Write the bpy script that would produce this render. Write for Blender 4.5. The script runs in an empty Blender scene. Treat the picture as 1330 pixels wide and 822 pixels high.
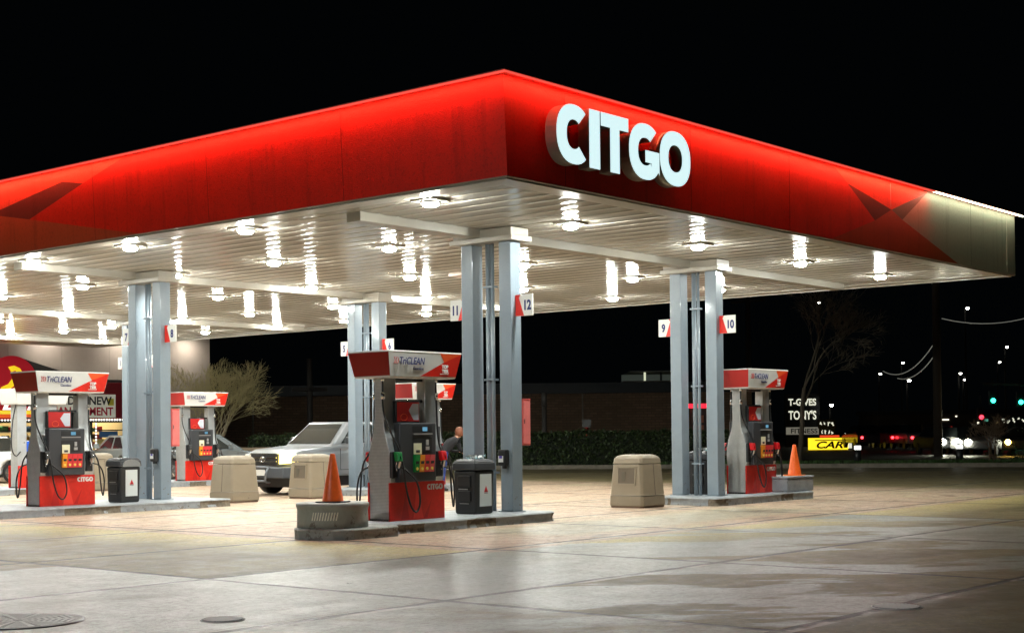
import bpy, bmesh, math, random
from mathutils import Vector, Matrix, noise
random.seed(7)
C = bpy.context.scene.collection
PI = math.pi
sc = bpy.context.scene

# ------------------------------------------------------------------ materials
MATS = {}
def mat(name, col, rough=.5, metal=0, emit=None, es=0, coat=0, noise_bump=0, bscale=60, var=0, vscale=4, spec=None, alpha=None, trans=0):
    if name in MATS: return MATS[name]
    m = bpy.data.materials.new(name); m.use_nodes = True
    nt = m.node_tree; b = nt.nodes['Principled BSDF']
    b.inputs['Base Color'].default_value = (*col, 1); b.inputs['Roughness'].default_value = rough
    b.inputs['Metallic'].default_value = metal
    if coat: b.inputs['Coat Weight'].default_value = coat; b.inputs['Coat Roughness'].default_value = .08
    if trans: b.inputs['Transmission Weight'].default_value = trans
    if emit: b.inputs['Emission Color'].default_value = (*emit, 1); b.inputs['Emission Strength'].default_value = es
    if var or noise_bump:
        tc = nt.nodes.new('ShaderNodeTexCoord')
    if var:
        n = nt.nodes.new('ShaderNodeTexNoise'); n.inputs['Scale'].default_value = vscale; n.inputs['Detail'].default_value = 6
        n.inputs['Roughness'].default_value = .65
        nt.links.new(tc.outputs['Object'], n.inputs['Vector'])
        r = nt.nodes.new('ShaderNodeMapRange'); r.inputs['From Min'].default_value = .3; r.inputs['From Max'].default_value = .7
        r.inputs['To Min'].default_value = 1 - var; r.inputs['To Max'].default_value = 1 + var * .5
        nt.links.new(n.outputs['Fac'], r.inputs['Value'])
        mx = nt.nodes.new('ShaderNodeVectorMath'); mx.operation = 'SCALE'; mx.inputs[0].default_value = col
        nt.links.new(r.outputs['Result'], mx.inputs['Scale']); nt.links.new(mx.outputs['Vector'], b.inputs['Base Color'])
        r2 = nt.nodes.new('ShaderNodeMapRange'); r2.inputs['To Min'].default_value = min(1, rough * 1.25); r2.inputs['To Max'].default_value = rough * .75
        nt.links.new(n.outputs['Fac'], r2.inputs['Value']); nt.links.new(r2.outputs['Result'], b.inputs['Roughness'])
    if noise_bump:
        n2 = nt.nodes.new('ShaderNodeTexNoise'); n2.inputs['Scale'].default_value = bscale; n2.inputs['Detail'].default_value = 3
        nt.links.new(tc.outputs['Object'], n2.inputs['Vector'])
        bp = nt.nodes.new('ShaderNodeBump'); bp.inputs['Strength'].default_value = noise_bump; bp.inputs['Distance'].default_value = .01
        nt.links.new(n2.outputs['Fac'], bp.inputs['Height']); nt.links.new(bp.outputs['Normal'], b.inputs['Normal'])
    MATS[name] = m; return m

class NG:                      # tiny node-expression helper
    def __init__(s, m): s.nt = m.node_tree
    def put(s, v, inp):
        if hasattr(v, 'is_output') or isinstance(v, bpy.types.NodeSocket): s.nt.links.new(v, inp)
        else: inp.default_value = v
    def m(s, op, a, b=0., c=0., clamp=False):
        n = s.nt.nodes.new('ShaderNodeMath'); n.operation = op; n.use_clamp = clamp
        s.put(a, n.inputs[0]); s.put(b, n.inputs[1]); s.put(c, n.inputs[2]); return n.outputs[0]
    def noise(s, vec, scale, detail=5, rough=.6, dist=0):
        n = s.nt.nodes.new('ShaderNodeTexNoise'); s.put(vec, n.inputs['Vector']); n.inputs['Scale'].default_value = scale
        n.inputs['Detail'].default_value = detail; n.inputs['Roughness'].default_value = rough; n.inputs['Distortion'].default_value = dist
        return n.outputs['Fac']
    def ramp(s, v, a, b, c=0., d=1.):
        n = s.nt.nodes.new('ShaderNodeMapRange'); n.interpolation_type = 'SMOOTHSTEP'; s.put(v, n.inputs['Value'])
        n.inputs['From Min'].default_value = a; n.inputs['From Max'].default_value = b
        n.inputs['To Min'].default_value = c; n.inputs['To Max'].default_value = d; return n.outputs[0]
    def mix(s, f, a, b):
        n = s.nt.nodes.new('ShaderNodeMix'); n.data_type = 'RGBA'; s.put(f, n.inputs['Factor'])
        for v, i in ((a, 6), (b, 7)):
            if isinstance(v, tuple): n.inputs[i].default_value = (*v, 1)
            else: s.nt.links.new(v, n.inputs[i])
        return n.outputs[2]
    def scalevec(s, vec, sx, sy, sz=1):
        n = s.nt.nodes.new('ShaderNodeMapping'); s.put(vec, n.inputs['Vector']); n.inputs['Scale'].default_value = (sx, sy, sz); return n.outputs[0]

# ------------------------------------------------------------------ mesh builder
class MB:
    def __init__(s): s.v = []; s.f = []; s.mi = []; s.sm = []
    def add(s, vs, fs, m=0, smooth=False):
        o = len(s.v); s.v += [tuple(v) for v in vs]
        for f in fs: s.f.append([i + o for i in f]); s.mi.append(m); s.sm.append(smooth)
        return s
    def box(s, x0, y0, z0, x1, y1, z1, m=0):
        if x0 > x1: x0, x1 = x1, x0
        if y0 > y1: y0, y1 = y1, y0
        if z0 > z1: z0, z1 = z1, z0
        return s.add([(x0,y0,z0),(x1,y0,z0),(x1,y1,z0),(x0,y1,z0),(x0,y0,z1),(x1,y0,z1),(x1,y1,z1),(x0,y1,z1)],
            [(3,2,1,0),(4,5,6,7),(0,1,5,4),(1,2,6,5),(2,3,7,6),(3,0,4,7)], m)
    def hexa(s, b, t, m=0):    # bottom quad, top quad (ccw from above)
        return s.add(list(b) + list(t), [(3,2,1,0),(4,5,6,7),(0,1,5,4),(1,2,6,5),(2,3,7,6),(3,0,4,7)], m)
    def prism(s, pts, axis, a, b, m=0, smooth=False):   # 2D outline extruded along an axis
        n = len(pts)
        def P(p, d):
            return {'x': (d, p[0], p[1]), 'y': (p[0], d, p[1]), 'z': (p[0], p[1], d)}[axis]
        vs = [P(p, a) for p in pts] + [P(p, b) for p in pts]
        s.add(vs, [list(range(n))[::-1], list(range(n, 2*n))], m)
        o = len(s.v) - 2*n
        for i in range(n):
            j = (i+1) % n; s.f.append([o+i, o+j, o+n+j, o+n+i]); s.mi.append(m); s.sm.append(smooth)
        return s
    def tube(s, pts, r, m=0, seg=8, smooth=True, caps=True):
        pts = [Vector(p) for p in pts]; n = len(pts); rs = r if isinstance(r, (list, tuple)) else [r]*n
        o = len(s.v); up = None
        for i, p in enumerate(pts):
            d = (pts[min(i+1, n-1)] - pts[max(i-1, 0)]).normalized()
            if up is None: up = Vector((0,0,1)) if abs(d.z) < .9 else Vector((1,0,0))
            a = (up - d*up.dot(d))
            a = a.normalized() if a.length > 1e-5 else d.orthogonal().normalized()
            up = a; b = d.cross(a)
            for k in range(seg):
                t = 2*PI*k/seg; s.v.append(tuple(p + (a*math.cos(t) + b*math.sin(t))*rs[i]))
        for i in range(n-1):
            for k in range(seg):
                l = (k+1) % seg; s.f.append([o+i*seg+k, o+i*seg+l, o+(i+1)*seg+l, o+(i+1)*seg+k]); s.mi.append(m); s.sm.append(smooth)
        if caps:
            s.f.append([o+k for k in range(seg)][::-1]); s.mi.append(m); s.sm.append(False)
            s.f.append([o+(n-1)*seg+k for k in range(seg)]); s.mi.append(m); s.sm.append(False)
        return s
    def lathe(s, prof, cx=0, cy=0, m=0, seg=32, smooth=True, sx=1, sy=1):
        o = len(s.v); n = len(prof)
        for r, z in prof:
            for k in range(seg):
                t = 2*PI*k/seg; s.v.append((cx+r*math.cos(t)*sx, cy+r*math.sin(t)*sy, z))
        for i in range(n-1):
            for k in range(seg):
                l = (k+1) % seg; s.f.append([o+i*seg+k, o+i*seg+l, o+(i+1)*seg+l, o+(i+1)*seg+k]); s.mi.append(m); s.sm.append(smooth)
        s.f.append([o+k for k in range(seg)][::-1]); s.mi.append(m); s.sm.append(False)
        s.f.append([o+(n-1)*seg+k for k in range(seg)]); s.mi.append(m); s.sm.append(False)
        return s
    def xf(s, M):
        s.v = [tuple(M @ Vector(v)) for v in s.v]; return s
    def build(s, name, mats, parent=None, bevel=0, loc=None, seg=2, recalc=True, shade=False):
        me = bpy.data.meshes.new(name); me.from_pydata(s.v, [], s.f)
        if not isinstance(mats, (list, tuple)): mats = [mats]
        for m_ in mats: me.materials.append(m_)
        for p, mi, sm in zip(me.polygons, s.mi, s.sm): p.material_index = min(mi, len(mats)-1); p.use_smooth = sm
        if recalc or bevel:
            bm = bmesh.new(); bm.from_mesh(me)
            if recalc: bmesh.ops.recalc_face_normals(bm, faces=bm.faces)
            if bevel:
                es = [e for e in bm.edges if len(e.link_faces) == 2 and e.calc_face_angle(0) > .6]
                bmesh.ops.bevel(bm, geom=es, offset=bevel, segments=seg, affect='EDGES', profile=.5, clamp_overlap=True)
            bm.to_mesh(me); bm.free()
        o = bpy.data.objects.new(name, me); C.objects.link(o)
        if parent: o.parent = parent
        if loc: o.location = loc
        return o

def empty(name, loc=(0,0,0), rz=0):
    o = bpy.data.objects.new(name, None); C.objects.link(o); o.location = loc; o.rotation_euler = (0,0,rz); o.empty_display_size = .2; return o
def tag(o, label, cat, group=None, kind=None):
    o['label'] = label; o['category'] = cat
    if group: o['group'] = group
    if kind: o['kind'] = kind
    return o
def struct(o): o['kind'] = 'structure'; return o
def children(o): return [c for c in bpy.data.objects if c.parent == o]
def copy_tree(o, parent=None):
    kids = children(o); c = o.copy(); C.objects.link(c)
    if parent: c.parent = parent
    for k in kids: copy_tree(k, c)
    return c
def crv(pts, n=6):     # Catmull-Rom
    P = [Vector(p) for p in pts]; P = [P[0]*2-P[1]] + P + [P[-1]*2-P[-2]]; out = []
    for i in range(1, len(P)-2):
        for k in range(n):
            t = k/n; a, b, c, d = P[i-1:i+3]
            out.append(.5*((2*b)+(c-a)*t+(2*a-5*b+4*c-d)*t*t+(3*b-a-3*c+d)*t**3))
    out.append(P[-2]); return out
FR = {'-y': ((1,0,0),(0,0,1)), '-x': ((0,-1,0),(0,0,1)), '+y': ((-1,0,0),(0,0,1)), '+x': ((0,1,0),(0,0,1)), '+z': ((1,0,0),(0,1,0))}
def frame(face, loc):
    x, y = map(Vector, FR[face]); z = x.cross(y); M = Matrix((x, y, z)).transposed().to_4x4(); M.translation = Vector(loc); return M
def text(name, s, size, face, loc, m, parent=None, depth=.002, off=0, align='CENTER', shear=0, sx=1, width=None):
    cu = bpy.data.curves.new(name, 'FONT'); cu.body = s; cu.size = size; cu.extrude = depth; cu.offset = off; cu.align_x = align; cu.shear = shear
    cu.resolution_u = 4; cu.space_line = .95
    t = bpy.data.objects.new('tmp', cu); C.objects.link(t)
    dg = bpy.context.evaluated_depsgraph_get(); dg.update()
    me = bpy.data.meshes.new_from_object(t.evaluated_get(dg)); bpy.data.objects.remove(t); me.name = name
    if width:
        xs = [v.co.x for v in me.vertices]; sx = width/(max(xs)-min(xs))
    me.transform(Matrix.Diagonal((sx,1,1,1))); me.transform(frame(face, loc)); me.materials.clear(); me.materials.append(m)
    o = bpy.data.objects.new(name, me); C.objects.link(o)
    if parent: o.parent = parent
    return o

# letter outlines for the big sign (unit height, width w, stroke s)
def arc(w, h, a0, a1, n, k=1.):
    return [(w/2 + w/2*math.cos(math.radians(a0+(a1-a0)*i/n)), h/2 + h/2*math.sin(math.radians(a0+(a1-a0)*i/n))) for i in range(n+1)]
def se(w, h, a, cx, cy, p=2.25):
    t = math.radians(a); c, s_ = math.cos(t), math.sin(t)
    return (cx + w/2*math.copysign(abs(c)**(2/p), c), cy + h/2*math.copysign(abs(s_)**(2/p), s_))
def letter(mb, ch, x0, w, h, d0, d1, st, m=0, face='-y', base=(0,0,0)):
    """one rounded bold letter extruded between depth d0 (back) and d1 (front)"""
    quads = []
    def ring(a0, a1, n, ww=w, cx=w/2):
        O = [se(ww, h, a0+(a1-a0)*i/n, cx, h/2) for i in range(n+1)]
        I = [se(ww-2*st, h-2*st*.92, a0+(a1-a0)*i/n, cx, h/2) for i in range(n+1)]
        return O, I
    outl = []
    if ch == 'I': outl.append([(0,0),(w,0),(w,h),(0,h)])
    elif ch == 'T': outl.append([((w-st)/2,0),((w+st)/2,0),((w+st)/2,h-st*.86),(w,h-st*.86),(w,h),(0,h),(0,h-st*.86),((w-st)/2,h-st*.86)])
    elif ch == 'C':
        O, I = ring(48, 312, 28, w*1.12, w*.56); outl.append(O + I[::-1])
    elif ch == 'G':
        O, I = ring(48, 322, 28, w*1.06, w*.53)
        cx = w
        outl.append(O + [(cx, h*.12), (cx, h*.53), (w*.53, h*.53), (w*.53, h*.53-st*.78), (cx-st*.92, h*.53-st*.78), (cx-st*.92, h*.25)] + I[::-1][1:])
    strips = []
    if ch == 'O':
        O, I = ring(0, 360, 40)
        strips.append((O, I))
    F = frame(face, base)
    def P(p, d): return tuple(F @ Vector((x0+p[0], p[1], d)))
    for ol in outl:
        n = len(ol); o = len(mb.v)
        mb.v += [P(p, d0) for p in ol] + [P(p, d1) for p in ol]
        mb.f.append(list(range(o+n, o+2*n))); mb.mi.append(m+1); mb.sm.append(False)
        mb.f.append(list(range(o, o+n))[::-1]); mb.mi.append(m); mb.sm.append(False)
        for i in range(n):
            j = (i+1) % n; mb.f.append([o+i, o+j, o+n+j, o+n+i]); mb.mi.append(m); mb.sm.append(False)
    for O, I in strips:
        n = len(O)-1; o = len(mb.v)
        mb.v += [P(p, d0) for p in O[:n]] + [P(p, d1) for p in O[:n]] + [P(p, d0) for p in I[:n]] + [P(p, d1) for p in I[:n]]
        for i in range(n):
            j = (i+1) % n
            mb.f.append([o+n+i, o+n+j, o+3*n+j, o+3*n+i]); mb.mi.append(m+1); mb.sm.append(False)
            mb.f.append([o+i, o+j, o+n+j, o+n+i]); mb.mi.append(m); mb.sm.append(True)
            mb.f.append([o+2*n+i, o+2*n+j, o+3*n+j, o+3*n+i]); mb.mi.append(m); mb.sm.append(True)
            mb.f.append([o+i, o+j, o+2*n+j, o+2*n+i]); mb.mi.append(m); mb.sm.append(False)
def wordmark(mb, face, loc, h, depth, m=0):
    k = h/.8
    for ch, x, w in (('C',0,.66),('I',.71,.235),('T',.96,.64),('G',1.61,.74),('O',2.36,.79)):
        letter(mb, ch, x*k, w*k, h, 0, depth, .235*k, m, face, loc)

# common materials
M_steel = mat('column_paint', (.235,.29,.34), .32, coat=.5, noise_bump=.45, bscale=45, var=.08, vscale=3)
M_cream = mat('canopy_cream_metal', (.52,.485,.42), .14, noise_bump=.05, bscale=3, var=.12, vscale=.8); M_cream.node_tree.nodes['Principled BSDF'].inputs['IOR'].default_value = 1.27
M_trim = mat('canopy_trim_metal', (.43,.4,.34), .28)
M_fred = mat('fascia_red', (.74,.024,.008), .45, noise_bump=.5, bscale=55, var=.16, vscale=1.1)
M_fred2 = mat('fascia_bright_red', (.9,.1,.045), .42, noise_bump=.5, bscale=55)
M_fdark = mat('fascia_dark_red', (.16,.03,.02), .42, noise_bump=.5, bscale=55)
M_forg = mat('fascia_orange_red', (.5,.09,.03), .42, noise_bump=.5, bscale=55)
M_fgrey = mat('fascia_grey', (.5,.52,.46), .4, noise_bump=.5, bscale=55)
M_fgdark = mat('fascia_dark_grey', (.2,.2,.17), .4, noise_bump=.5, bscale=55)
M_black = mat('black_plastic', (.02,.021,.023), .4, noise_bump=.05, bscale=80)
M_dark = mat('charcoal_plastic', (.045,.048,.055), .38, noise_bump=.06, bscale=120)
M_silver = mat('perforated_silver', (.62,.62,.6), .42, metal=.3, var=.12, vscale=9)
M_silver2 = mat('smooth_silver', (.62,.65,.67), .3, metal=.6, var=.1, vscale=5)
M_pred = mat('pump_red', (.68,.022,.012), .32, var=.15, vscale=7)
M_pred2 = mat('pump_dark_red', (.33,.016,.014), .38)
M_pred3 = mat('pump_side_red', (.5,.025,.02), .38)
M_porg = mat('pump_orange_red', (.85,.1,.025), .35)
M_hdr = mat('header_silver_vinyl', (.66,.66,.64), .35, var=.05, vscale=5)
M_white = mat('white_paint', (.8,.8,.78), .4)
M_navy = mat('navy_print', (.012,.02,.14), .5)
M_txtred = mat('red_print', (.6,.015,.02), .5)
M_rub = mat('black_rubber', (.012,.012,.013), .45)
M_green = mat('green_grip', (.01,.22,.05), .4)
M_nred = mat('red_grip', (.7,.01,.015), .4)
M_chrome = mat('chrome', (.7,.7,.7), .15, metal=1)
M_kerb = mat('island_kerb_paint', (.33,.36,.39), .5, noise_bump=.5, bscale=18, var=.25, vscale=6)
M_kerbbrk = mat('broken_kerb_concrete', (.2,.17,.13), .8, noise_bump=.9, bscale=14, var=.5, vscale=12)
M_drum = mat('drum_grey_paint', (.3,.32,.3), .55, noise_bump=.4, bscale=14, var=.2, vscale=5)
M_tan = mat('tan_polymer', (.27,.225,.16), .5, noise_bump=.2, bscale=220, var=.06)
M_tanin = mat('tan_pocket_shade', (.13,.105,.075), .7)
M_cone = mat('cone_orange', (.95,.15,.02), .42, var=.12, vscale=14)
M_glass = mat('dark_glass', (.015,.018,.02), .06)
M_lens = mat('lamp_lens', (1,1,1), .3, emit=(.97,1,.93), es=680)

def chip(m, colr, z0, z1, thr):
    nt = m.node_tree; b = nt.nodes['Principled BSDF']; gg = NG(m); tc = nt.nodes.new('ShaderNodeTexCoord'); sx = nt.nodes.new('ShaderNodeSeparateXYZ'); nt.links.new(tc.outputs['Object'], sx.inputs[0])
    n1 = gg.noise(tc.outputs['Object'], 9, 8, .7); low = gg.ramp(sx.outputs[2], z0, z1, .09, 0.)
    f = gg.ramp(gg.m('ADD', n1, low), thr, thr+.03)
    ln = [l.from_socket for l in b.inputs['Base Color'].links]; old = ln[0] if ln else tuple(b.inputs['Base Color'].default_value[:3])
    nt.links.new(gg.mix(gg.m('MULTIPLY', f, .8), old, colr), b.inputs['Base Color'])
chip(M_steel, (.14,.1,.075), .05, .9, .68); chip(M_tan, (.17,.13,.09), .05, .35, .7); chip(M_pred, (.22,.03,.02), .02, .25, .7); chip(M_kerb, (.16,.13,.1), .0, .1, .63); chip(M_drum, (.13,.11,.09), .0, .3, .64)
def speckle(m):
    nt = m.node_tree; b = nt.nodes['Principled BSDF']; gg = NG(m); tc = nt.nodes.new('ShaderNodeTexCoord')
    ln = [l.from_socket for l in b.inputs['Base Color'].links]; old = ln[0] if ln else tuple(b.inputs['Base Color'].default_value[:3])
    c0 = tuple(b.inputs['Base Color'].default_value[:3]); dk = tuple(v*.42 for v in (c0 if not ln else (.74,.024,.008)))
    st = nt.nodes.new('ShaderNodeMapping'); st.inputs['Scale'].default_value = (2.2,2.2,.12); nt.links.new(tc.outputs['Object'], st.inputs['Vector'])
    f = gg.m('ADD', gg.ramp(gg.noise(tc.outputs['Object'], 24, 3, .8), .5, .68, 0, .42), gg.ramp(gg.noise(st.outputs[0], 2.0, 6, .7), .5, .72, 0, .45))
    nt.links.new(gg.mix(f, old, dk), b.inputs['Base Color'])
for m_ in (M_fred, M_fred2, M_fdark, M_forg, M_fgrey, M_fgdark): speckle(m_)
# ------------------------------------------------------------------ ground
gm = bpy.data.materials.new('stained_concrete'); gm.use_nodes = True; g = NG(gm); nt = gm.node_tree; bs = nt.nodes['Principled BSDF']
tc = nt.nodes.new('ShaderNodeTexCoord'); OB = tc.outputs['Object']
sp = nt.nodes.new('ShaderNodeSeparateXYZ'); nt.links.new(OB, sp.inputs[0]); X, Y = sp.outputs[0], sp.outputs[1]
wob = g.m('MULTIPLY', g.m('SUBTRACT', g.noise(OB, 2.3, 6, .7), .5), .07)
def joint(c, off, pitch, w=.055):
    t = g.m('ADD', g.m('SUBTRACT', c, off), wob)
    r = g.m('PINGPONG', t, pitch/2)      # distance to the nearest multiple
    return g.ramp(r, w*.75, w, 1, 0)
jx = joint(X, -5.02, 4.3); jy = joint(Y, -3.5, 3.22)
jn = g.m('MAXIMUM', jx, jy)
def band(c, a, b, s=.02, wv=None):
    cc = g.m('ADD', c, wv) if wv else c
    return g.m('MULTIPLY', g.ramp(cc, a-s, a+s), g.ramp(cc, b-s, b+s, 1, 0))
big = g.noise(g.scalevec(OB, .35, 1), 1.1, 6, .62, .5)
fine = g.noise(OB, 15, 9, .82)
mid = g.noise(OB, 3.2, 7, .68, .3)
mpr = nt.nodes.new('ShaderNodeMapping'); mpr.vector_type = 'TEXTURE'; mpr.inputs['Rotation'].default_value = (0,0,math.radians(-38)); nt.links.new(OB, mpr.inputs['Vector'])
streak = g.noise(g.scalevec(mpr.outputs[0], .3, .7), .8, 7, .55, .35)
soft = g.m('MULTIPLY', g.m('SUBTRACT', mid, .5), 1.4)
inside = g.m('MULTIPLY', g.ramp(X, -1.25, -.95), g.ramp(Y, -.72, -.45))           # pinkish apron under the canopy, its light edge put into the colour
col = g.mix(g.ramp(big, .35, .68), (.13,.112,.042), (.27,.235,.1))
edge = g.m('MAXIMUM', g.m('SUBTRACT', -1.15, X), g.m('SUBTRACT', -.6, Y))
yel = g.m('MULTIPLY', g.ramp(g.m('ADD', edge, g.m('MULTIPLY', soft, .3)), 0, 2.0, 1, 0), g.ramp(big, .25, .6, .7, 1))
col = g.mix(g.m('MULTIPLY', yel, .9), col, (.66,.57,.24))  # yellow band paints the cut-off of the canopy light, fading outwards
# greyer slabs in the forecourt
w2 = g.m('MULTIPLY', soft, .25)
gs1 = g.m('MULTIPLY', band(X, -5.0, -.7), band(Y, -3.5, -.3))
gs2 = g.m('MULTIPLY', g.ramp(X, -5.0, -5.04), band(Y, -3.4, 2.25, .05))
gs3 = g.m('MULTIPLY', band(X, -.7, 7.9, .05), band(Y, -3.5, .2, .35, w2))
gs4 = g.m('MULTIPLY', g.m('MULTIPLY', g.ramp(X, -5.0, -5.04), band(Y, -9, -3.4, .02)), g.ramp(streak, .4, .56))
gs5 = g.m('MULTIPLY', band(X, 1.5, 9, .5, w2), band(Y, .3, 2.1, .4, w2))
gs6 = g.m('MULTIPLY', band(X, -5, 3.6, .3, w2), band(Y, -6.8, -3.5, .2))
grey = g.m('MAXIMUM', g.m('MAXIMUM', gs1, g.m('MULTIPLY', gs2, .85)), g.m('MAXIMUM', g.m('MULTIPLY', gs3, g.ramp(streak, .44, .5)), g.m('MAXIMUM', g.m('MULTIPLY', gs4, .8), g.m('MULTIPLY', gs5, .8))))
gs7 = g.m('MULTIPLY', g.m('MULTIPLY', g.ramp(X, 3.6, 3.7), band(Y, -6.7, -3.5, .1)), g.ramp(streak, .47, .52))
grey = g.m('MAXIMUM', grey, g.m('MAXIMUM', gs7, g.m('MULTIPLY', gs6, g.ramp(streak, .475, .515))))
col = g.mix(g.m('MULTIPLY', grey, g.ramp(big, .2, .6, .6, 1)), col, (.37,.415,.375))
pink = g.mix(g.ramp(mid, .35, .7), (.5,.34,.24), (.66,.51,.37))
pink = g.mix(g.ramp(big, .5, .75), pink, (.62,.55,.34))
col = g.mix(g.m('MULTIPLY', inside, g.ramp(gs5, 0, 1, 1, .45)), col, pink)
oil = g.m('MULTIPLY', inside, g.ramp(g.noise(g.scalevec(OB, .5, 1.3), 1.7, 5, .6, .8), .56, .68, 0, .6))
col = g.mix(oil, col, (.15,.105,.07))
# tyre-dark wear and drips
dark = g.m('MULTIPLY', g.ramp(streak, .56, .72), .45)
col = g.mix(dark, col, (.085,.08,.04))
spots = g.ramp(g.noise(OB, 7, 3, .5), .68, .78)
col = g.mix(g.m('MULTIPLY', spots, .5), col, (.07,.06,.045))
grit = g.noise(OB, 70, 3, .8)
col = g.mix(g.m('MULTIPLY', g.ramp(fine, .44, .6), .55), col, (.095,.085,.055))
pit = g.ramp(g.noise(OB, 38, 2, .5), .66, .7)
col = g.mix(g.m('MULTIPLY', pit, .7), col, (.03,.027,.02))
light = g.ramp(g.noise(OB, 33, 2, .5), .68, .72)
col = g.mix(g.m('MULTIPLY', light, .4), col, (.6,.58,.5))
col = g.mix(g.m('MULTIPLY', g.ramp(grit, .5, .7), .45), col, (.06,.05,.035))
crk = g.noise(OB, 2.3, 8, .7, 1.5)
col = g.mix(g.m('MULTIPLY', g.m('MULTIPLY', g.ramp(g.m('ABSOLUTE', g.m('SUBTRACT', crk, .5)), .0, .007, 1, 0), g.ramp(big, .5, .6)), .7), col, (.04,.03,.02))
far = g.m('MULTIPLY', g.ramp(X, 17.2, 19.5), 1.)
col = g.mix(g.m('MULTIPLY', far, .8), col, (.21,.185,.08))
col = g.mix(g.m('MULTIPLY', jn, .97), col, (.012,.01,.008))
# light broken crumbs along some joints
jl = g.m('MULTIPLY', g.m('MULTIPLY', joint(Y, -3.56, 3.22, .05), g.ramp(g.noise(OB, .9, 4), .52, .58)), .7)
col = g.mix(jl, col, (.5,.48,.42))
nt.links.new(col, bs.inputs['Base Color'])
rgh = g.m('SUBTRACT', g.ramp(mid, .3, .75, .6, .4), g.m('MULTIPLY', grey, .14))
nt.links.new(rgh, bs.inputs['Roughness'])
bp = nt.nodes.new('ShaderNodeBump'); bp.inputs['Strength'].default_value = .6; bp.inputs['Distance'].default_value = .012
hh = g.m('SUBTRACT', g.m('ADD', g.m('MULTIPLY', fine, .5), g.m('MULTIPLY', mid, .4)), g.m('MULTIPLY', jn, 1.2))
nt.links.new(hh, bp.inputs['Height']); nt.links.new(bp.outputs['Normal'], bs.inputs['Normal'])
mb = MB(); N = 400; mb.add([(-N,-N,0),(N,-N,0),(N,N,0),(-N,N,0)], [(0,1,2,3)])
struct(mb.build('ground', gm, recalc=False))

# manhole and drain covers
M_iron = mat('cover_iron', (.3,.29,.26), .45, metal=.0, var=.35, vscale=30, noise_bump=.4, bscale=60)
M_ironw = mat('worn_cover_paint', (.95,.95,.9), .5, var=.1, vscale=40)
def cover(x, y, r, kind, label):
    t = empty('manhole_cover', (x,y,0)); tag(t, label, 'manhole cover', 'forecourt covers')
    MB().lathe([(r,.001),(r,.005),(r*.95,.006)], seg=48).build('rim', M_ironw if r < .4 else M_dark, t)
    m = MB(); m.lathe([(r*.94,.006),(r*.94,.008)], seg=48)
    if kind == 'grid':
        n = 5
        for i in range(-n, n+1):
            c = i/(n+.7)*r*.9; h = math.sqrt(max(0, (r*.88)**2-c*c))
            m.box(c-r*.06,-h,.0082,c+r*.06,h,.011,1); m.box(-h,c-r*.045,.0082,h,c+r*.045,.0122,1)
    else:
        for k in range(10):
            a = k*PI/5; ca, sa = math.cos(a), math.sin(a)
            for q in range(1,9):
                rr = r*.1*q
                w = .16
                m.add([(rr*math.cos(a+w),rr*math.sin(a+w),.0095),((rr+.05*r)*math.cos(a+w),(rr+.05*r)*math.sin(a+w),.0095),((rr+.05*r)*math.cos(a+.6),(rr+.05*r)*math.sin(a+.6),.0095),(rr*math.cos(a+.6),rr*math.sin(a+.6),.0095)], [(0,1,2,3)], 1)
            m.add([(.08*r*ca-.02*r*sa,.08*r*sa+.02*r*ca,.012),(.08*r*ca+.02*r*sa,.08*r*sa-.02*r*ca,.012),(.88*r*math.cos(a-.05),.88*r*math.sin(a-.05),.012),(.88*r*math.cos(a+.05),.88*r*math.sin(a+.05),.012)], [(0,1,2,3)], 1)
    m.build('lid', [M_iron, M_ironw] if r > .45 else [M_dark, M_ironw], t)
    return t
cover(-7.95,-1.72,.5,'star','large round manhole cover with a star pattern at the lower left of the forecourt')
cover(-5.45,4.9,.42,'grid','manhole cover cut off by the left edge of the photo on the yellowish concrete')
cover(-3.27,-6.77,.2,'grid','small white gridded cover sitting on a joint at the lower right')
cover(-6.95,-2.95,.17,'grid','small oval gridded cover in the grey slab at the lower left beside the large one')

# ------------------------------------------------------------------ canopy
ZC, ZT, LX, LY = 4.68, 5.95, 16.95, 34.4
can = empty('gas_station_canopy', (0,0,0)); tag(can, 'large red and grey gas station canopy with lit white letters on its right fascia', 'canopy')
p = MB(); P = .4; ns = 8; x = .45; xs = []
while x < LX-.5:
    for k in range(ns): xs.append((x+P*.9*k/(ns), ZC+.012-.0065*math.sin(PI*k/ns)))
    xs.append((x+P*.9, ZC+.012)); xs.append((x+P*.905, ZC+.07)); xs.append((x+P*.99, ZC+.07)); x += P
segs = 12; vs = []; fs = []
for j in range(segs+1):
    yy = .35 + (LY-.7)*j/segs
    for (xx, zz) in xs: vs.append((xx, yy, zz + .004*math.sin(j*2.1+xx)))
n = len(xs)
for j in range(segs):
    for i in range(n-1): fs.append((j*n+i, j*n+i+1, (j+1)*n+i+1, (j+1)*n+i))
p.add(vs, fs, 0, True); o = p.build('ceiling', M_cream, can, recalc=False)
o.data.polygons.foreach_set('use_smooth', [True]*len(o.data.polygons))
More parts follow.
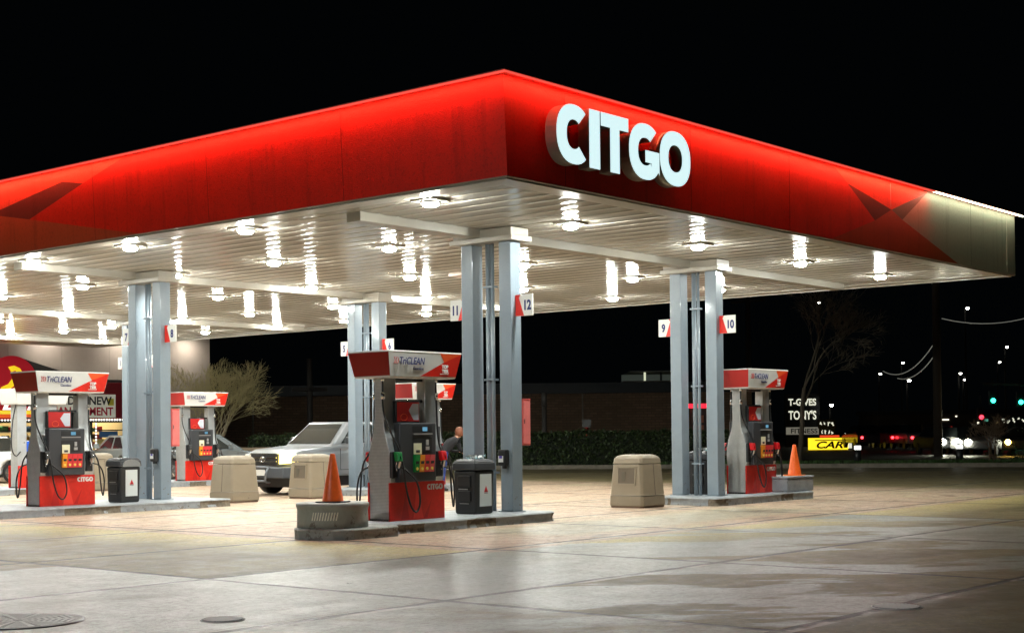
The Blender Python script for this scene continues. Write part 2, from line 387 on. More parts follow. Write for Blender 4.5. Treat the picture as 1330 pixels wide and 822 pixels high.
# perimeter trim
p = MB(); t = .5
p.box(0.003,0.003,ZC-.01,LX-.003,t,ZC+.09); p.box(.003,LY-t,ZC-.01,LX-.003,LY-.003,ZC+.09)
p.box(.003,t+.001,ZC-.009,t,LY-t-.001,ZC+.09); p.box(LX-t,t+.001,ZC-.009,LX-.003,LY-t-.001,ZC+.09)
p.box(.06,.06,ZC-.035,LX-.06,.1,ZC-.0105); p.box(.06,.101,ZC-.035,.1,LY-.1,ZC-.0105); p.box(LX-.1,.101,ZC-.035,LX-.06,LY-.1,ZC-.0105)
p.build('perimeter_trim', M_trim, can)
p = MB(); p.box(.05,.05,ZC+.1,LX-.05,LY-.05,ZT-.12); p.build('roof_deck', mat('roof_deck', (.25,.25,.25), .8), can)
ROWS = [3.53, 12.6, 21.7, 30.8]
for yy in ROWS:
    MB().box(.85,yy+.03,ZC-.13,LX-.95,yy+.33,ZC+.02).build('beam_trim', M_trim, can, bevel=.01)
# fascia
TL = .065
def fx(x, z): return (x, 0, z)
def fy(y, z): return (-TL*(z-ZC)/(ZT-ZC)-.0, y, z)
p = MB()
A, B, Cc, D, E_ = (8.76,ZT),(10.98,5.44),(12.56,ZT),(8.63,ZC),(13.96,ZC); Pq, Q = (10.3,5.17),(11.43,5.30); A2 = (8.95,5.93-.12)
def poly(pts, m, f): p.add([f(*q) for q in pts], [list(range(len(pts)))], m)
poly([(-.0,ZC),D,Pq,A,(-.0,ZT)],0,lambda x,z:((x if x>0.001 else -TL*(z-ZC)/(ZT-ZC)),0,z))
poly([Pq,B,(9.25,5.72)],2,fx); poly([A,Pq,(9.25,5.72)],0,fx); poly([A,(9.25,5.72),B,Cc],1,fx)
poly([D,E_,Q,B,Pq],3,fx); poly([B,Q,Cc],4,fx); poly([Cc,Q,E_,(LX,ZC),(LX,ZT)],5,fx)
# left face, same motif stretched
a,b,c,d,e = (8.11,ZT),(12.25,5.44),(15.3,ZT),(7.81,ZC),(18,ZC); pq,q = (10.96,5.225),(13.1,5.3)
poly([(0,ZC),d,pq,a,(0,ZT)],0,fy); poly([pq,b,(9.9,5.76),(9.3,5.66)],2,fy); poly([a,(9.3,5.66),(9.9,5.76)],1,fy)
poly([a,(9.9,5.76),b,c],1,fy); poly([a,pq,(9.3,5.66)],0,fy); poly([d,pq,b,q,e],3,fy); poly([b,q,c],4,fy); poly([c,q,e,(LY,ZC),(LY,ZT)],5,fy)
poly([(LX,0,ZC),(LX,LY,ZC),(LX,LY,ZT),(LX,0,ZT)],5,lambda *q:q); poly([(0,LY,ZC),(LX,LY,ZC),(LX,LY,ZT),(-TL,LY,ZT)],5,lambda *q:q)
fo = p.build('fascia', [M_fred,M_fred2,M_fdark,M_forg,M_fgdark,M_fgrey], can, recalc=False)
# panel seams (thin proud strips) and bright corner piece
SM = [mat('seam_dark_red',(.2,.008,.006),.5), mat('seam_grey',(.2,.2,.18),.5), mat('seam_white',(.8,.8,.75),.4)]
for xx, m_ in ((1.2,0),(4.25,0),(7.2,0),(10.95,2),(14.6,1)): MB().box(xx-.004,-.003,ZC+(.01 if xx != 10.95 else .8),xx+.004,-.0005,ZT-.02).build('fascia_seam', SM[m_], can)
MB().box(16.48,-.008,ZC+.03,16.5,-.0005,ZT-.06).build('fascia_seam', SM[2], can)
for yy in (3.0,6.0,9.0,12.0,15.0,18.0): MB().add([(-.003,yy,ZC+.01),(-.003,yy+.009,ZC+.01),(-TL-.003,yy+.009,ZT-.02),(-TL-.003,yy,ZT-.02)],[(0,1,2,3)]).build('fascia_seam', SM[0], can)
# top cap with light strip on the underside
p = MB(); ov = .19
p.box(-TL-ov,-ov,ZT,LX+.12,0.2,ZT+.015); p.box(-TL-ov,.201,ZT,.2,LY+.1,ZT+.015); p.box(LX-.2,.201,ZT,LX+.12,LY+.1,ZT+.015); p.box(.201,LY-.2,ZT,LX-.201,LY+.1,ZT+.015)
p.build('top_cap', mat('cap_metal', (.6,.1,.07), .5), can)
def strip(name, col, es, boxes):
    p = MB()
    for bx in boxes: p.box(*bx)
    return p.build(name, mat(name+'_glow', col, .4, emit=col, es=es), can)
strip('strip_lip', (1,.1,.07), .9, [(-TL-ov,-ov,ZT-.03,12.5,-ov+.008,ZT-.0005),(-TL-ov,-ov+.009,ZT-.03,-TL-ov+.008,18,ZT-.0005)])
strip('light_strip', (1,.16,.08), 42, [(-TL-.03,-.165,ZT-.012,12.5,-.135,ZT-.001)])
strip('light_strip', (1,.16,.08), 38, [(-TL-.165,-.13,ZT-.012,-TL-.135,18,ZT-.001)])
strip('light_strip_white', (.9,1,.66), 17, [(12.52,-.16,ZT-.018,LX+.1,-.13,ZT-.001)]).name = 'light_strip'
# sign letters
M_face = mat('letter_face', (.75,.85,.85), .35, emit=(.66,.88,.9), es=1.05); M_ret = mat('letter_return', (.36,.34,.28), .35, metal=.5)
for ch, x0, w in (('C',.70,.66),('I',1.405,.24),('T',1.665,.64),('G',2.315,.74),('O',3.065,.79)):
    m = MB(); letter(m, ch, x0, w, .79, .06, .25, .218, 0, '-y', (0,0,4.93)); lo = m.build('sign_letter', [M_ret, M_face], can)
for xx in (1.0,1.52,1.98,2.7,3.46): MB().tube([(xx,-.001,5.1),(xx,-.059,5.1)],.03).build('letter_stud', M_ret, can)
# column caps
def cap(cx, cy, c):
    m = MB(); m.box(cx-.26,cy-.66,ZC-.22,cx+.26,cy+.66,ZC-.14); m.box(cx-.22,cy-.62,ZC-.14,cx+.22,cy+.62,ZC-.009)
    m.build('column_cap', M_trim, c, bevel=.008)
COLS = [(3.73,3.53,'near front'),(9.87,3.57,'right hand'),(3.6,12.51,'left hand'),(9.9,12.74,'middle rear'),(9.9,21.75,'far rear')]
for cx, cy, nme in COLS: cap(cx, cy, can)

# canopy lights
def make_light():
    t = empty('canopy_light', (0,0,0))
    m = MB(); m.box(-.2,-.2,-.016,.2,.2,.03); m.build('trim_plate', M_trim, t, bevel=.008)
    m = MB(); m.lathe([(.15,-.016),(.145,-.032),(.125,-.042)], seg=28); m.build('bezel', M_trim, t)
    m = MB(); m.lathe([(.12,-.043),(.114,-.06),(.095,-.078),(.06,-.088),(.0005,-.092)], seg=24); m.build('lens', M_lens, t)
    return t
ords = ['nearest','second','third','fourth','fifth','sixth','seventh','eighth','ninth','tenth']
GX = [.75,3.95,7.6,11.25,14.7]; GY = [2.05,6.05,9.1,12.1,15.35,18.6,21.5,24.9,27.4,30.4]
proto = None
for i, lx in enumerate(GX):
    for j, ly in enumerate(GY):
        o = make_light() if proto is None else copy_tree(proto)
        if proto is None: proto = o
        o.location = (lx, ly, ZC-.012)
        tag(o, 'white canopy ceiling light, %s from the left fascia, %s from the lettered fascia' % (ords[i], ords[j]), 'ceiling light', 'canopy ceiling lights')
dt = empty('smoke_detector', (7.9,8.0,ZC+.0)); dt.location = (8.3,8.25,ZC)
m = MB(); m.box(-.25,-.18,-.05,.25,.18,.02); m.build('housing', mat('pinkish_plate', (.62,.5,.45), .4), dt, bevel=.02); tag(dt, 'small pinkish junction plate on the ribbed ceiling between the lights', 'junction plate'); dt.name = 'junction_plate'

# ------------------------------------------------------------------ columns
def make_column():
    t = empty('steel_column'); s = .125
    MB().box(-s,-s,.012,s,s,ZC-.2-.15).build('post', M_steel, t, bevel=.012)
    m = MB(); m.box(-s-.03,-s-.03,0,s+.03,s+.03,.012); m.build('base_plate', M_steel, t)
    return t
colp = None
side = {-1:'right', 1:'left'}
where = ['nearest pair','right-hand pair','left-hand pair','pair behind the nearest pump','far pair behind the left-hand pair']
nums = [('11','12'),('9','10'),('7','8'),('5','6'),('1','2')]
def pipe_at(cx, cy, w):
    t = empty('drain_pipe', (cx,cy,.15)); tag(t, 'slim grey drainpipe between the posts of the '+w, 'pipe', 'pipes between the posts')
    MB().tube([(0,.05,0),(0,.05,ZC-.365)],.045,seg=16).build('pipe', M_steel, t)
    MB().tube([(-.02,-.06,0),(-.02,-.06,ZC-.365)],.028,seg=12).build('conduit', M_steel, t)
    for z in (.6,2.1,3.6): MB().box(-.06,-.1,z,.06,.11,z+.03).build('strap', M_steel, t)
M_sign = mat('sign_white', (.78,.78,.74), .45)
def number_sign(cx, cy, sgn, num, w):
    t = empty('pump_number_sign', (cx,cy,0)); tag(t, 'small flag sign reading %s, %s' % (num, w), 'number sign', 'pump number signs')
    z0, z1 = 3.26, 3.6; a = sgn*.002; b = sgn*.35
    m = MB(); m.box(-.012,a,z0,.012,b,z1); m.build('panel', M_sign, t, bevel=.003)
    m = MB(); lo, hi = (a, b)
    m.prism([(a,z0+.001),(a+(b-a)*.5,z0+.001),(a+(b-a)*.2,z1-.05),(a+(b-a)*.3,z1-.001),(a,z1-.001)],'x',-.0145,.0145); m.build('red_corner', mat('sign_red', (.75,.03,.02), .4), t)
    ctr = a+(b-a)*(.68 if len(num)==2 else .66)
    text('number', num, .21, '-x', (-.0125, ctr, (z0+z1)/2-.072), M_navy, t, off=.009, sx=.8)
    return t
for (cx, cy, nme), w, nn in zip(COLS, where, nums):
    for sg in (-1, 1):
        o = make_column() if colp is None else copy_tree(colp)
        if colp is None: colp = o
        o.location = (cx, cy+sg*.405, .15)
        tag(o, 'square grey steel canopy post, %s one of the %s' % (side[sg], w), 'column', 'canopy posts')
        number_sign(cx, cy+sg*(.405+.125), sg, nn[1 if sg < 0 else 0], side[sg]+' post of the '+w)
    pipe_at(cx, cy, w)
    for _ in (0,): pass

# ------------------------------------------------------------------ islands
def island(name, pts, label, brk=0, mats=None):
    """kerbed island: outline extruded 0..15 cm with a rounded nose and a chipped edge"""
    n = len(pts); m = MB(); dense = []
    for i in range(n):
        ax, ay = pts[i]; bx, by = pts[(i+1)%n]; L = math.hypot(bx-ax, by-ay); k = max(1, int(L/.07))
        for q in range(k): dense.append((ax+(bx-ax)*q/k, ay+(by-ay)*q/k))
    n = len(dense); rings = []
    cx = sum(p[0] for p in dense)/n; cy = sum(p[1] for p in dense)/n
    for z, ins in ((0,0),(.05,.004),(.095,.002),(.128,-.006),(.146,.012),(.15,.045)):
        r = []
        for (x_, y_) in dense:
            v = noise.noise(Vector((x_*3, y_*3, z*14))); ch = max(0, noise.noise(Vector((x_*1.1+5, y_*1.1, 3.3)))-.08)*brk*(.25+.5*abs(math.sin(z*22)))
            d = ins + .008*v + ch*(.35+.65*abs(noise.noise(Vector((x_*9,y_*9,z*30)))))
            # inset towards the long axis
            ddx, ddy = (cx-x_), (cy-y_); 
            if abs(x_-pts[0][0]) < .02 or True:
                L = math.hypot(ddx*.15, ddy) or 1; ddx, ddy = ddx*.15/L, ddy/L
            r.append((x_+ddx*d, y_+ddy*d, z))
        rings.append(r)
    vs = [q for r in rings for q in r]; fs = []
    for a_ in range(len(rings)-1):
        for i in range(n): fs.append((a_*n+i, a_*n+(i+1)%n, (a_+1)*n+(i+1)%n, (a_+1)*n+i))
    m.add(vs, fs, 0, False); m.add(rings[-1], [list(range(n))], 0)
    mi = []
    o = m.build(name, mats or [M_kerb, M_kerbbrk]); 
    for f in o.data.polygons:
        c_ = f.center
        if f.normal.z < .5 and noise.noise(Vector((c_.x*1.1+5, c_.y*1.1, 3.3))) > .22 and .02 < c_.z < .12 and brk: f.material_index = 1
    tag(o, label, 'island', 'pump islands'); return o
def rrect(x0,y0,x1,y1,r=.15,left=True,right=True):
    pts = []
    for (cx, cy, a0) in ((x1-r,y0+r,-90),(x1-r,y1-r,0),(x0+r,y1-r,90),(x0+r,y0+r,180)):
        for k in range(7): a = math.radians(a0+15*k); pts.append((cx+r*math.cos(a), cy+r*math.sin(a)))
    return pts
def nose(cx, cy, r, x1):
    pts = [(x1, cy-r)]
    pts = [(x1,cy-r),(x1,cy+r)]
    for k in range(13): a = math.radians(90+15*k); pts.append((cx+r*math.cos(a), cy+r*math.sin(a)))
    return pts
island('pump_island', rrect(.3,2.52,4.2,4.2,.2), 'chipped grey kerbed concrete island carrying the nearest pump, trash can and posts', brk=.35)
island('pump_island', nose(-.4,2.82,.55,.28), 'round-nosed grey island end under the grey drum in front of the nearest pump', brk=.12, mats=[M_drum, M_kerbbrk])
island('pump_island', rrect(9.0,2.6,12.75,4.2,.12), 'grey kerbed island on the right carrying the right-hand pump and concrete block', brk=.3)
island('pump_island', rrect(-1.6,11.1,4.55,13.3,.1), 'long grey kerbed island on the left under the left-hand pump', brk=.22)
island('pump_island', rrect(8.9,12.0,13.0,13.4,.15), 'grey kerbed island behind the nearest pump, beside the silver pickup', brk=.1)
island('pump_island', rrect(9.3,20.9,13.0,22.5,.15), 'far grey kerbed island under the rear pump seen right of the left posts', brk=.1)
island('pump_island', rrect(4.3,20.3,7.2,22.2,.15), 'far left kerbed island under the plain-towered pump', brk=.1)

# ------------------------------------------------------------------ pumps
def perforate(m):   # adds perforated dots to the silver material once
    nt = m.node_tree; b = nt.nodes['Principled BSDF']; gg = NG(m)
    tc = nt.nodes.new('ShaderNodeTexCoord'); v = nt.nodes.new('ShaderNodeTexVoronoi'); v.inputs['Scale'].default_value = 48; v.inputs['Randomness'].default_value = 0
    nt.links.new(tc.outputs['Object'], v.inputs['Vector'])
    d = gg.ramp(v.outputs['Distance'], .2, .42, 1, 0)
    old = b.inputs['Base Color'].links[0].from_socket
    nt.links.new(gg.mix(gg.m('MULTIPLY', d, .65), old, (.1,.1,.095)), b.inputs['Base Color'])
    r = b.inputs['Roughness'].links[0].from_socket; nt.links.remove(b.inputs['Roughness'].links[0]); b.inputs['Roughness'].default_value = .42
perforate(M_silver)
BUT = [mat('button_green',(.01,.3,.06),.4), mat('button_orange',(.85,.3,.02),.4), mat('button_red',(.75,.04,.05),.4), mat('button_pink',(.75,.1,.12),.4)]
M_yel = mat('button_yellow', (.85,.65,.12), .4); M_sheet = mat('paper_sheet', (.8,.78,.55), .6); M_screen = mat('blue_screen', (.02,.06,.12), .2, emit=(.25,.6,.85), es=.5)
def make_pump(straight=False, greens=True, sidecol=None):
    t = empty('fuel_pump')
    prof = [(.205,0),(.205,.5),(.225,.62),(.235,.75),(.225,.9),(.19,1.05),(.14,1.2),(.105,1.32),(.09,1.5),(.088,1.8),(.088,2.09)]
    if straight: prof = [(.15,0),(.15,2.09)]
    prof2 = []
    for i in range(len(prof)-1):
        for k in range(3): prof2.append(((prof[i][0]*(3-k)+prof[i+1][0]*k)/3, (prof[i][1]*(3-k)+prof[i+1][1]*k)/3))
    prof2.append(prof[-1])
    ol = [(-w, z) for w, z in prof2] + [(w, z) for w, z in prof2[::-1]]
    for (xa, xb) in ((-.56,-.3),(.32,.56)):
        m = MB(); m.prism(ol, 'x', xa, xb)
        o = m.build('tower', [M_silver, M_silver2], t, bevel=.008)
        for f in o.data.polygons:
            if abs(f.normal.y) > .5 : f.material_index = 1
    m = MB(); m.box(-.3,-.04,2.03,.32,.04,2.08); m.box(-.3,-.03,1.72,.32,.03,1.76); m.build('cross_bar', M_black, t)
    for sgn in (-1, 1):                                   # customer sides
        S = sgn
        def Y(v): return v*S if S < 0 else -v*S*-1
        def yy(v): return -v if S < 0 else v              # v = distance out from the centre
        fc = '-y' if S < 0 else '+y'
        def fxx(x_): return x_ if S < 0 else -x_
        m = MB(); m.box(-.58,yy(.2),0,.58,yy(.228),.555); m.build('base_panel', M_pred, t, bevel=.006)
        # faceted darker / lighter triangles printed on the base panel
        m = MB(); yv = yy(.2295)
        for tri, mi in (([(-.35,.02),(-.18,.02),(-.26,.42)],0),([(-.1,.02),(.12,.02),(-.02,.5)],1),([(.12,.02),(.3,.3),(.2,.02)],0)):
            m.add([(fxx(a_),yv,b_) for a_, b_ in tri], [(0,1,2)], mi)
        m.build('facet_print', [M_pred2 if False else mat('facet_dark',(.5,.012,.01),.35), mat('facet_light',(.85,.05,.03),.35)], t)
        m = MB(); wordmark(m, fc, (fxx(.2), yy(.2285), .43), .085, .004); m.build('panel_lettering', [M_white, M_white], t)
        if straight: continue
        # console
        m = MB()
        x0, x1 = sorted((fxx(-.46), fxx(.3)))
        m.box(x0,yy(.2),.56,x1,yy(.33),1.42); m.build('console', M_dark, t, bevel=.02)
        cz = MB(); a0, a1 = sorted((fxx(-.2), fxx(.2)))
        cz.box(a0,yy(.3),.98,a1,yy(.334),1.2,0)
        cz.build('card_bay', M_black, t)
        cz = MB(); cz.box(a0,yy(.332),1.245,a1,yy(.35),1.265); cz.build('ledge', mat('ledge_grey',(.3,.3,.3),.4), t)
        m = MB(); m.box(a0,yy(.331),1.28,a1,yy(.336),1.37,0); m.build('display', M_black, t)
        m = MB(); m.box(*[fxx(.0),yy(.336),1.295,fxx(.1),yy(.339),1.355]); m.build('display_screen', M_screen, t)
        m = MB(); m.box(fxx(-.19),yy(.336),.96,fxx(-.03),yy(.345),1.12,0); m.box(fxx(-.15),yy(.3455),.98,fxx(-.07),yy(.347),1.02,1); m.build('notice_sheet', [M_sheet, M_dark], t)
        m = MB(); m.box(fxx(.06),yy(.336),1.02,fxx(.13),yy(.35),1.07); m.box(fxx(.07),yy(.336),1.09,fxx(.12),yy(.348),1.17); m.build('keypad', mat('keypad_grey',(.4,.4,.4),.4), t)
        m = MB()
        for k in range(4):
            c0 = -.2+.105*k; col_ = k if greens else (1 if k == 0 else 2)
            c1 = c0+.1
            m.hexa([(fxx(c0),yy(.33),.7),(fxx(c1),yy(.33),.7),(fxx(c1),yy(.36),.7),(fxx(c0),yy(.36),.7)],[(fxx(c0),yy(.33),.95),(fxx(c1),yy(.33),.95),(fxx(c1),yy(.385),.95),(fxx(c0),yy(.385),.95)],min(col_,3))
            m.hexa([(fxx(c0+.02),yy(.34),.82),(fxx(c1-.02),yy(.34),.82),(fxx(c1-.02),yy(.378),.82),(fxx(c0+.02),yy(.378),.82)],[(fxx(c0+.02),yy(.34),.86),(fxx(c1-.02),yy(.34),.86),(fxx(c1-.02),yy(.383),.86),(fxx(c0+.02),yy(.383),.86)],4)
            m.tube([(fxx(c0+.05),yy(.36),.75),(fxx(c0+.05),yy(.373),.75)],.024,5,10)
        m.build('grade_buttons', BUT+[M_black, M_yel], t)
        # topper screen
        m = MB(); m.box(fxx(-.38),yy(.1),1.42,fxx(.12),yy(.17),1.74); m.build('topper_frame', M_black, t, bevel=.008)
        m = MB(); yv = yy(.1725); yw = yy(.174)
        m.add([(fxx(a_),yv,b_) for a_, b_ in ((-.36,1.44),(.1,1.44),(.1,1.72),(-.36,1.72))], [(0,1,2,3)], 0)
        m.add([(fxx(a_),yw,b_) for a_, b_ in ((-.02,1.46),(.09,1.46),(.09,1.7),(-.04,1.7),(-.12,1.6))], [(0,1,2,3,4)], 1)
        rg = [(fxx(-.22+.07*math.cos(k/12*2*PI)),yw,1.5+.05*math.sin(k/12*2*PI)) for k in range(13)]
        m.tube(rg, .006, 2, 5)
        m.build('topper_card', [mat('topper_red',(.5,.02,.02),.35), mat('topper_white',(.62,.66,.75),.35), M_porg], t)
        # nozzle boots and nozzles
        for xx, grip in ((-.5, M_green if greens else M_black), (.44, M_nred if greens else M_black)):
            X_ = fxx(xx)
            m = MB(); m.box(X_-.07,yy(.21),.62,X_+.07,yy(.27),1.0); m.build('nozzle_boot', M_black, t, bevel=.015)
            m = MB(); m.tube(crv([(X_,yy(.285),.98),(X_,yy(.34),.955),(X_,yy(.36),.88),(X_,yy(.33),.76)],4), [.022]*13, 0, 8)
            m.tube(crv([(X_,yy(.3),.86),(X_+.0,yy(.28),.8),(X_,yy(.3),.72)],3), .01, 0, 6)
            nz = m.build('nozzle', M_chrome, t)
            m = MB(); m.hexa([(X_-.045,yy(.29),.86),(X_+.045,yy(.29),.86),(X_+.045,yy(.385),.86),(X_-.045,yy(.385),.86)],[(X_-.05,yy(.27),1.0),(X_+.05,yy(.27),1.0),(X_+.05,yy(.36),1.0),(X_-.05,yy(.36),1.0)]); m.build('grip', grip, nz, bevel=.015)
            # hose from the header down, loop, back up to the nozzle
            hx = fxx(-.62) if xx < 0 else fxx(.5)
            if xx < 0: pts = [(hx,yy(.14),2.09),(hx-.0,yy(.15),1.6),(fxx(-.57),yy(.27),1.25),(fxx(-.5),yy(.33),1.05),(fxx(-.44),yy(.37),.78),(fxx(-.4),yy(.39),.45),(fxx(-.33),yy(.42),.2),(fxx(-.22),yy(.42),.13),(fxx(-.14),yy(.41),.28),(fxx(-.2),yy(.41),.55),(fxx(-.38),yy(.38),.72),(X_,yy(.34),.8)]
            else: pts = [(hx,yy(.14),2.09),(hx,yy(.15),1.7),(hx+.0,yy(.2),1.1),(fxx(.6),yy(.3),.8),(fxx(.66),yy(.3),.35),(fxx(.72),yy(.28),.16),(fxx(.76),yy(.26),.45),(fxx(.66),yy(.28),.7),(X_,yy(.33),.78)]
            m = MB(); m.tube(crv(pts,6), .014, 0, 8); h = m.build('hose', M_rub, t)
            m = MB(); m.tube([(hx,yy(.14),1.86),(hx,yy(.145),1.76)], .03, 0, 10); m.tube([(hx,yy(.14),2.09),(hx,yy(.14),2.02)], .025, 0, 10); m.build('swivel', M_chrome, h)
    # header
    m = MB(); tx, ty, bx, by = .77,.42,.69,.37; zb, zt = 2.09,2.44
    m.hexa([(-bx,-by,zb),(bx,-by,zb),(bx,by,zb),(-bx,by,zb)],[(-tx,-ty,zt),(tx,-ty,zt),(tx,ty,zt),(-tx,ty,zt)])
    hd = m.build('header', M_hdr, t); hd['label'] = 'silver header box with red ends'
    m = MB(); m.hexa([(-tx-.004,-ty-.004,zt),(tx+.004,-ty-.004,zt),(tx+.004,ty+.004,zt),(-tx-.004,ty+.004,zt)],[(-tx,-ty,zt+.018),(tx,-ty,zt+.018),(tx,ty,zt+.018),(-tx,ty,zt+.018)])
    m.hexa([(-bx+.01,-by+.01,zb-.02),(bx-.01,-by+.01,zb-.02),(bx-.01,by-.01,zb-.02),(-bx+.01,by-.01,zb-.02)],[(-bx-.003,-by-.003,zb),(bx+.003,-by-.003,zb),(bx+.003,by+.003,zb),(-bx-.003,by+.003,zb)])
    m.build('header_edge', M_white, hd)
    def hp(u, v, side, e=.003):      # point on a header side, u -1..1, v 0..1
        hx, hy = bx+(tx-bx)*v, by+(ty-by)*v; z = zb+(zt-zb)*v
        if side == '-y': return (u*hx, -hy-e, z)
        if side == '+y': return (-u*hx, hy+e, z)
        if side == '-x': return (-hx-e, -u*hy, z)
        return (hx+e, u*hy, z)
    for s_ in ('-x','+x'): MB().add([hp(-.985,.02,s_),hp(.985,.02,s_),hp(.985,.98,s_),hp(-.985,.98,s_)], [(0,1,2,3)]).build('end_panel', (sidecol or M_pred2) if not straight else M_white, hd)
    if not straight:
        for s_ in ('-y','+y'):
            k = MB(); k.add([hp(-.1,.02,s_),hp(.995,.02,s_),hp(.995,.98,s_),hp(.55,.62,s_)], [(0,1,2,3)], 0)
            k.add([hp(.4,.98,s_),hp(.55,.62,s_),hp(.995,.98,s_)], [(0,1,2)], 1); k.build('red_wedge', [M_pred, M_porg], hd)
            sg = -1 if s_ == '-y' else 1
            yv = sg*(by+(ty-by)*.55+.006)
            lx = (lambda a_: a_ if sg < 0 else -a_)
            def tilt_(o_):  # follow the slope of the face
                return o_
            text('brand_text','TriCLEAN',.15,s_,(lx(-.3),sg*(ty+.002),zb+.17),M_navy,hd,off=.001,shear=.25,width=.52)
            text('brand_text','Gasoline',.065,s_,(lx(-.14),sg*(by+.018+.006),zb+.095),M_navy,hd,shear=.2)
            b_ = MB()
            for q in range(3):
                xq = -.66+.035*q
                b_.tube(crv([(lx(xq),sg*(ty+.002),zb+.27),(lx(xq+.02),sg*(ty+.001),zb+.22),(lx(xq),sg*(ty-.003),zb+.17)],3),.006,0,4)
            b_.build('brand_mark', M_txtred, hd)
            text('top_text','TOP\nTIER',.07,s_,(lx(.43),sg*(by+.03),zb+.13),M_white,hd,off=.003)
            bb = MB(); bb.box(lx(.34),sg*(by+.006),zb+.04,lx(.52),sg*(by+.014),zb+.052); bb.build('top_text_rule', M_white, hd)
    m = MB(); m.box(-.56,-.2,-.0,.56,.2,.03); m.build('plinth', M_black, t)
    return t
GP = 'fuel pumps'
pA = make_pump(); pA.location = (1.38,3.18,.15); tag(pA, 'nearest fuel pump with a green nozzle grip, between the grey drum and trash can', 'fuel pump', GP)
def pump_copy(loc, label, src, sc_=1): o = copy_tree(src); o.location = loc; tag(o, label, 'fuel pump', GP); return o
pB = make_pump(greens=False, sidecol=M_pred3); pB.location = (11.38,3.28,.15); tag(pB, 'right-hand fuel pump beside the grey concrete block with a bright orange cone', 'fuel pump', GP)
for c_ in children(pB):
    if c_.name.startswith('nozzle') and not c_.name.startswith('nozzle_boot'):
        for g_ in children(c_): g_.data.materials[0] = M_nred
pC = make_pump(greens=False); pC.location = (1.19,11.92,.15); tag(pC, 'left-hand fuel pump in front of the shop banner, black nozzle on its right', 'fuel pump', GP)
pump_copy((11.6,12.6,.15), 'fuel pump half hidden behind the nearest pump', pA)
pE = make_pump(greens=False, sidecol=M_pred3); pE.location = (11.5,21.2,.15); tag(pE, 'far fuel pump right of the left posts in front of the bare tree', 'fuel pump', GP)
pF = make_pump(straight=True); pF.location = (6.2,20.9,.15); tag(pF, 'plain straight-towered fuel pump half hidden behind the left-hand pump', 'fuel pump', GP)
m = MB(); m.tube(crv([(-.62,-.2,2.09),(-.75,-.25,1.6),(-.8,-.3,1.0),(-.66,-.25,.8),(-.5,-.2,.9)],6), .016); m.build('hose', M_rub, pF)

# ------------------------------------------------------------------ trash cans
def trash_can(loc, label, arched=False, litter=False):
    t = empty('trash_can', loc); tag(t, label, 'trash can', 'black trash cans')
    w, h = .23, .68
    m = MB(); m.hexa([(-w+.015,-w+.015,0),(w-.015,-w+.015,0),(w-.015,w-.015,0),(-w+.015,w-.015,0)],[(-w,-w,h),(w,-w,h),(w,w,h),(-w,w,h)]); m.build('bin_body', M_black, t, bevel=.035, seg=3)
    m = MB(); e = w+.018
    m.hexa([(-e,-e,h+.004),(e,-e,h+.004),(e,e,h+.004),(-e,e,h+.004)],[(-e+.01,-e+.01,h+.12),(e-.01,-e+.01,h+.12),(e-.01,e-.01,h+.12),(-e+.01,e-.01,h+.12)])
    m.hexa([(-e+.01,-e+.01,h+.121),(e-.01,-e+.01,h+.121),(e-.01,e-.01,h+.121),(-e+.01,e-.01,h+.121)],[(-e+.06,-e+.06,h+.17),(e-.06,-e+.06,h+.17),(e-.06,e-.06,h+.17),(-e+.06,e-.06,h+.17)])
    l = m.build('lid', M_dark, t, bevel=.022, seg=3)
    if arched:
        m = MB(); m.prism([(-.2,h+.0),(.2,h+.0)]+[(.2*math.cos(a*PI/10),h+.03+.11*math.sin(a*PI/10)) for a in range(11)],'y',-e-.02,-e+.0); m.build('arched_plate', mat('grey_relief',(.22,.23,.23),.4,noise_bump=1,bscale=30), l)
    m = MB(); x_ = -w-.006
    for z0, z1 in ((.42,.6),(.2,.36)): m.box(x_-.012,-.14,z0,x_+.02,.12,z1)
    m.build('side_pocket', M_rub, t, bevel=.008)
    m = MB(); m.box(x_-.016,-.08,.38,x_,.1,.395); m.box(x_-.016,-.1,.16,x_,.08,.17); m.build('pocket_edge', mat('pocket_grey',(.25,.25,.25),.4), t)
    m = MB(); m.box(-.115,-w-.004,.12,.15,-w+.02,.62); m.build('poster', mat('poster_white',(.66,.7,.7),.35), t)
    m = MB(); yv = -w-.006; m.add([(-.03,yv,.34),(.065,yv,.34),(.018,yv,.44)], [(0,1,2)], 0); m.add([(-.005,yv-.001,.34),(.04,yv-.001,.34),(.018,yv-.001,.375)], [(0,1,2)], 1)
    m.box(-.025,yv-.001,.322,.06,yv+.001,.33,2); m.build('poster_mark', [M_txtred, mat('mark_dark',(.15,.01,.01),.4), M_dark], t)
    if litter:
        m = MB(); random.seed(3)
        for k in range(26):
            a_ = random.uniform(0,6.28); r_ = random.uniform(0,.16); x_, y_ = r_*math.cos(a_), r_*math.sin(a_); s_ = random.uniform(.025,.055); z_ = h+.18+random.uniform(0,.04)
            q = [(x_+random.uniform(-s_,s_), y_+random.uniform(-s_,s_), z_+random.uniform(-.02,.03)) for _ in range(4)]; m.add(q, [(0,1,2),(0,2,3),(0,1,3)], k % 5 == 0)
        lt = m.build('litter', [mat('paper_litter',(.7,.75,.76),.6), mat('paper_litter_blue',(.3,.55,.6),.6)], None, recalc=False); lt.location = loc
        lt.name = 'crumpled_litter'; tag(lt, 'crumpled white litter heaped on top of the %s trash can' % ('nearest' if loc[0] < 8 else 'right-hand'), 'litter', 'litter on trash cans')
    return t
trash_can((2.98,3.27,.15), 'black square trash can heaped with litter between the nearest pump and the nearest posts', litter=True)
trash_can((2.52,11.86,.15), 'black trash can with an arched lid plate and white poster beside the left posts', arched=True)
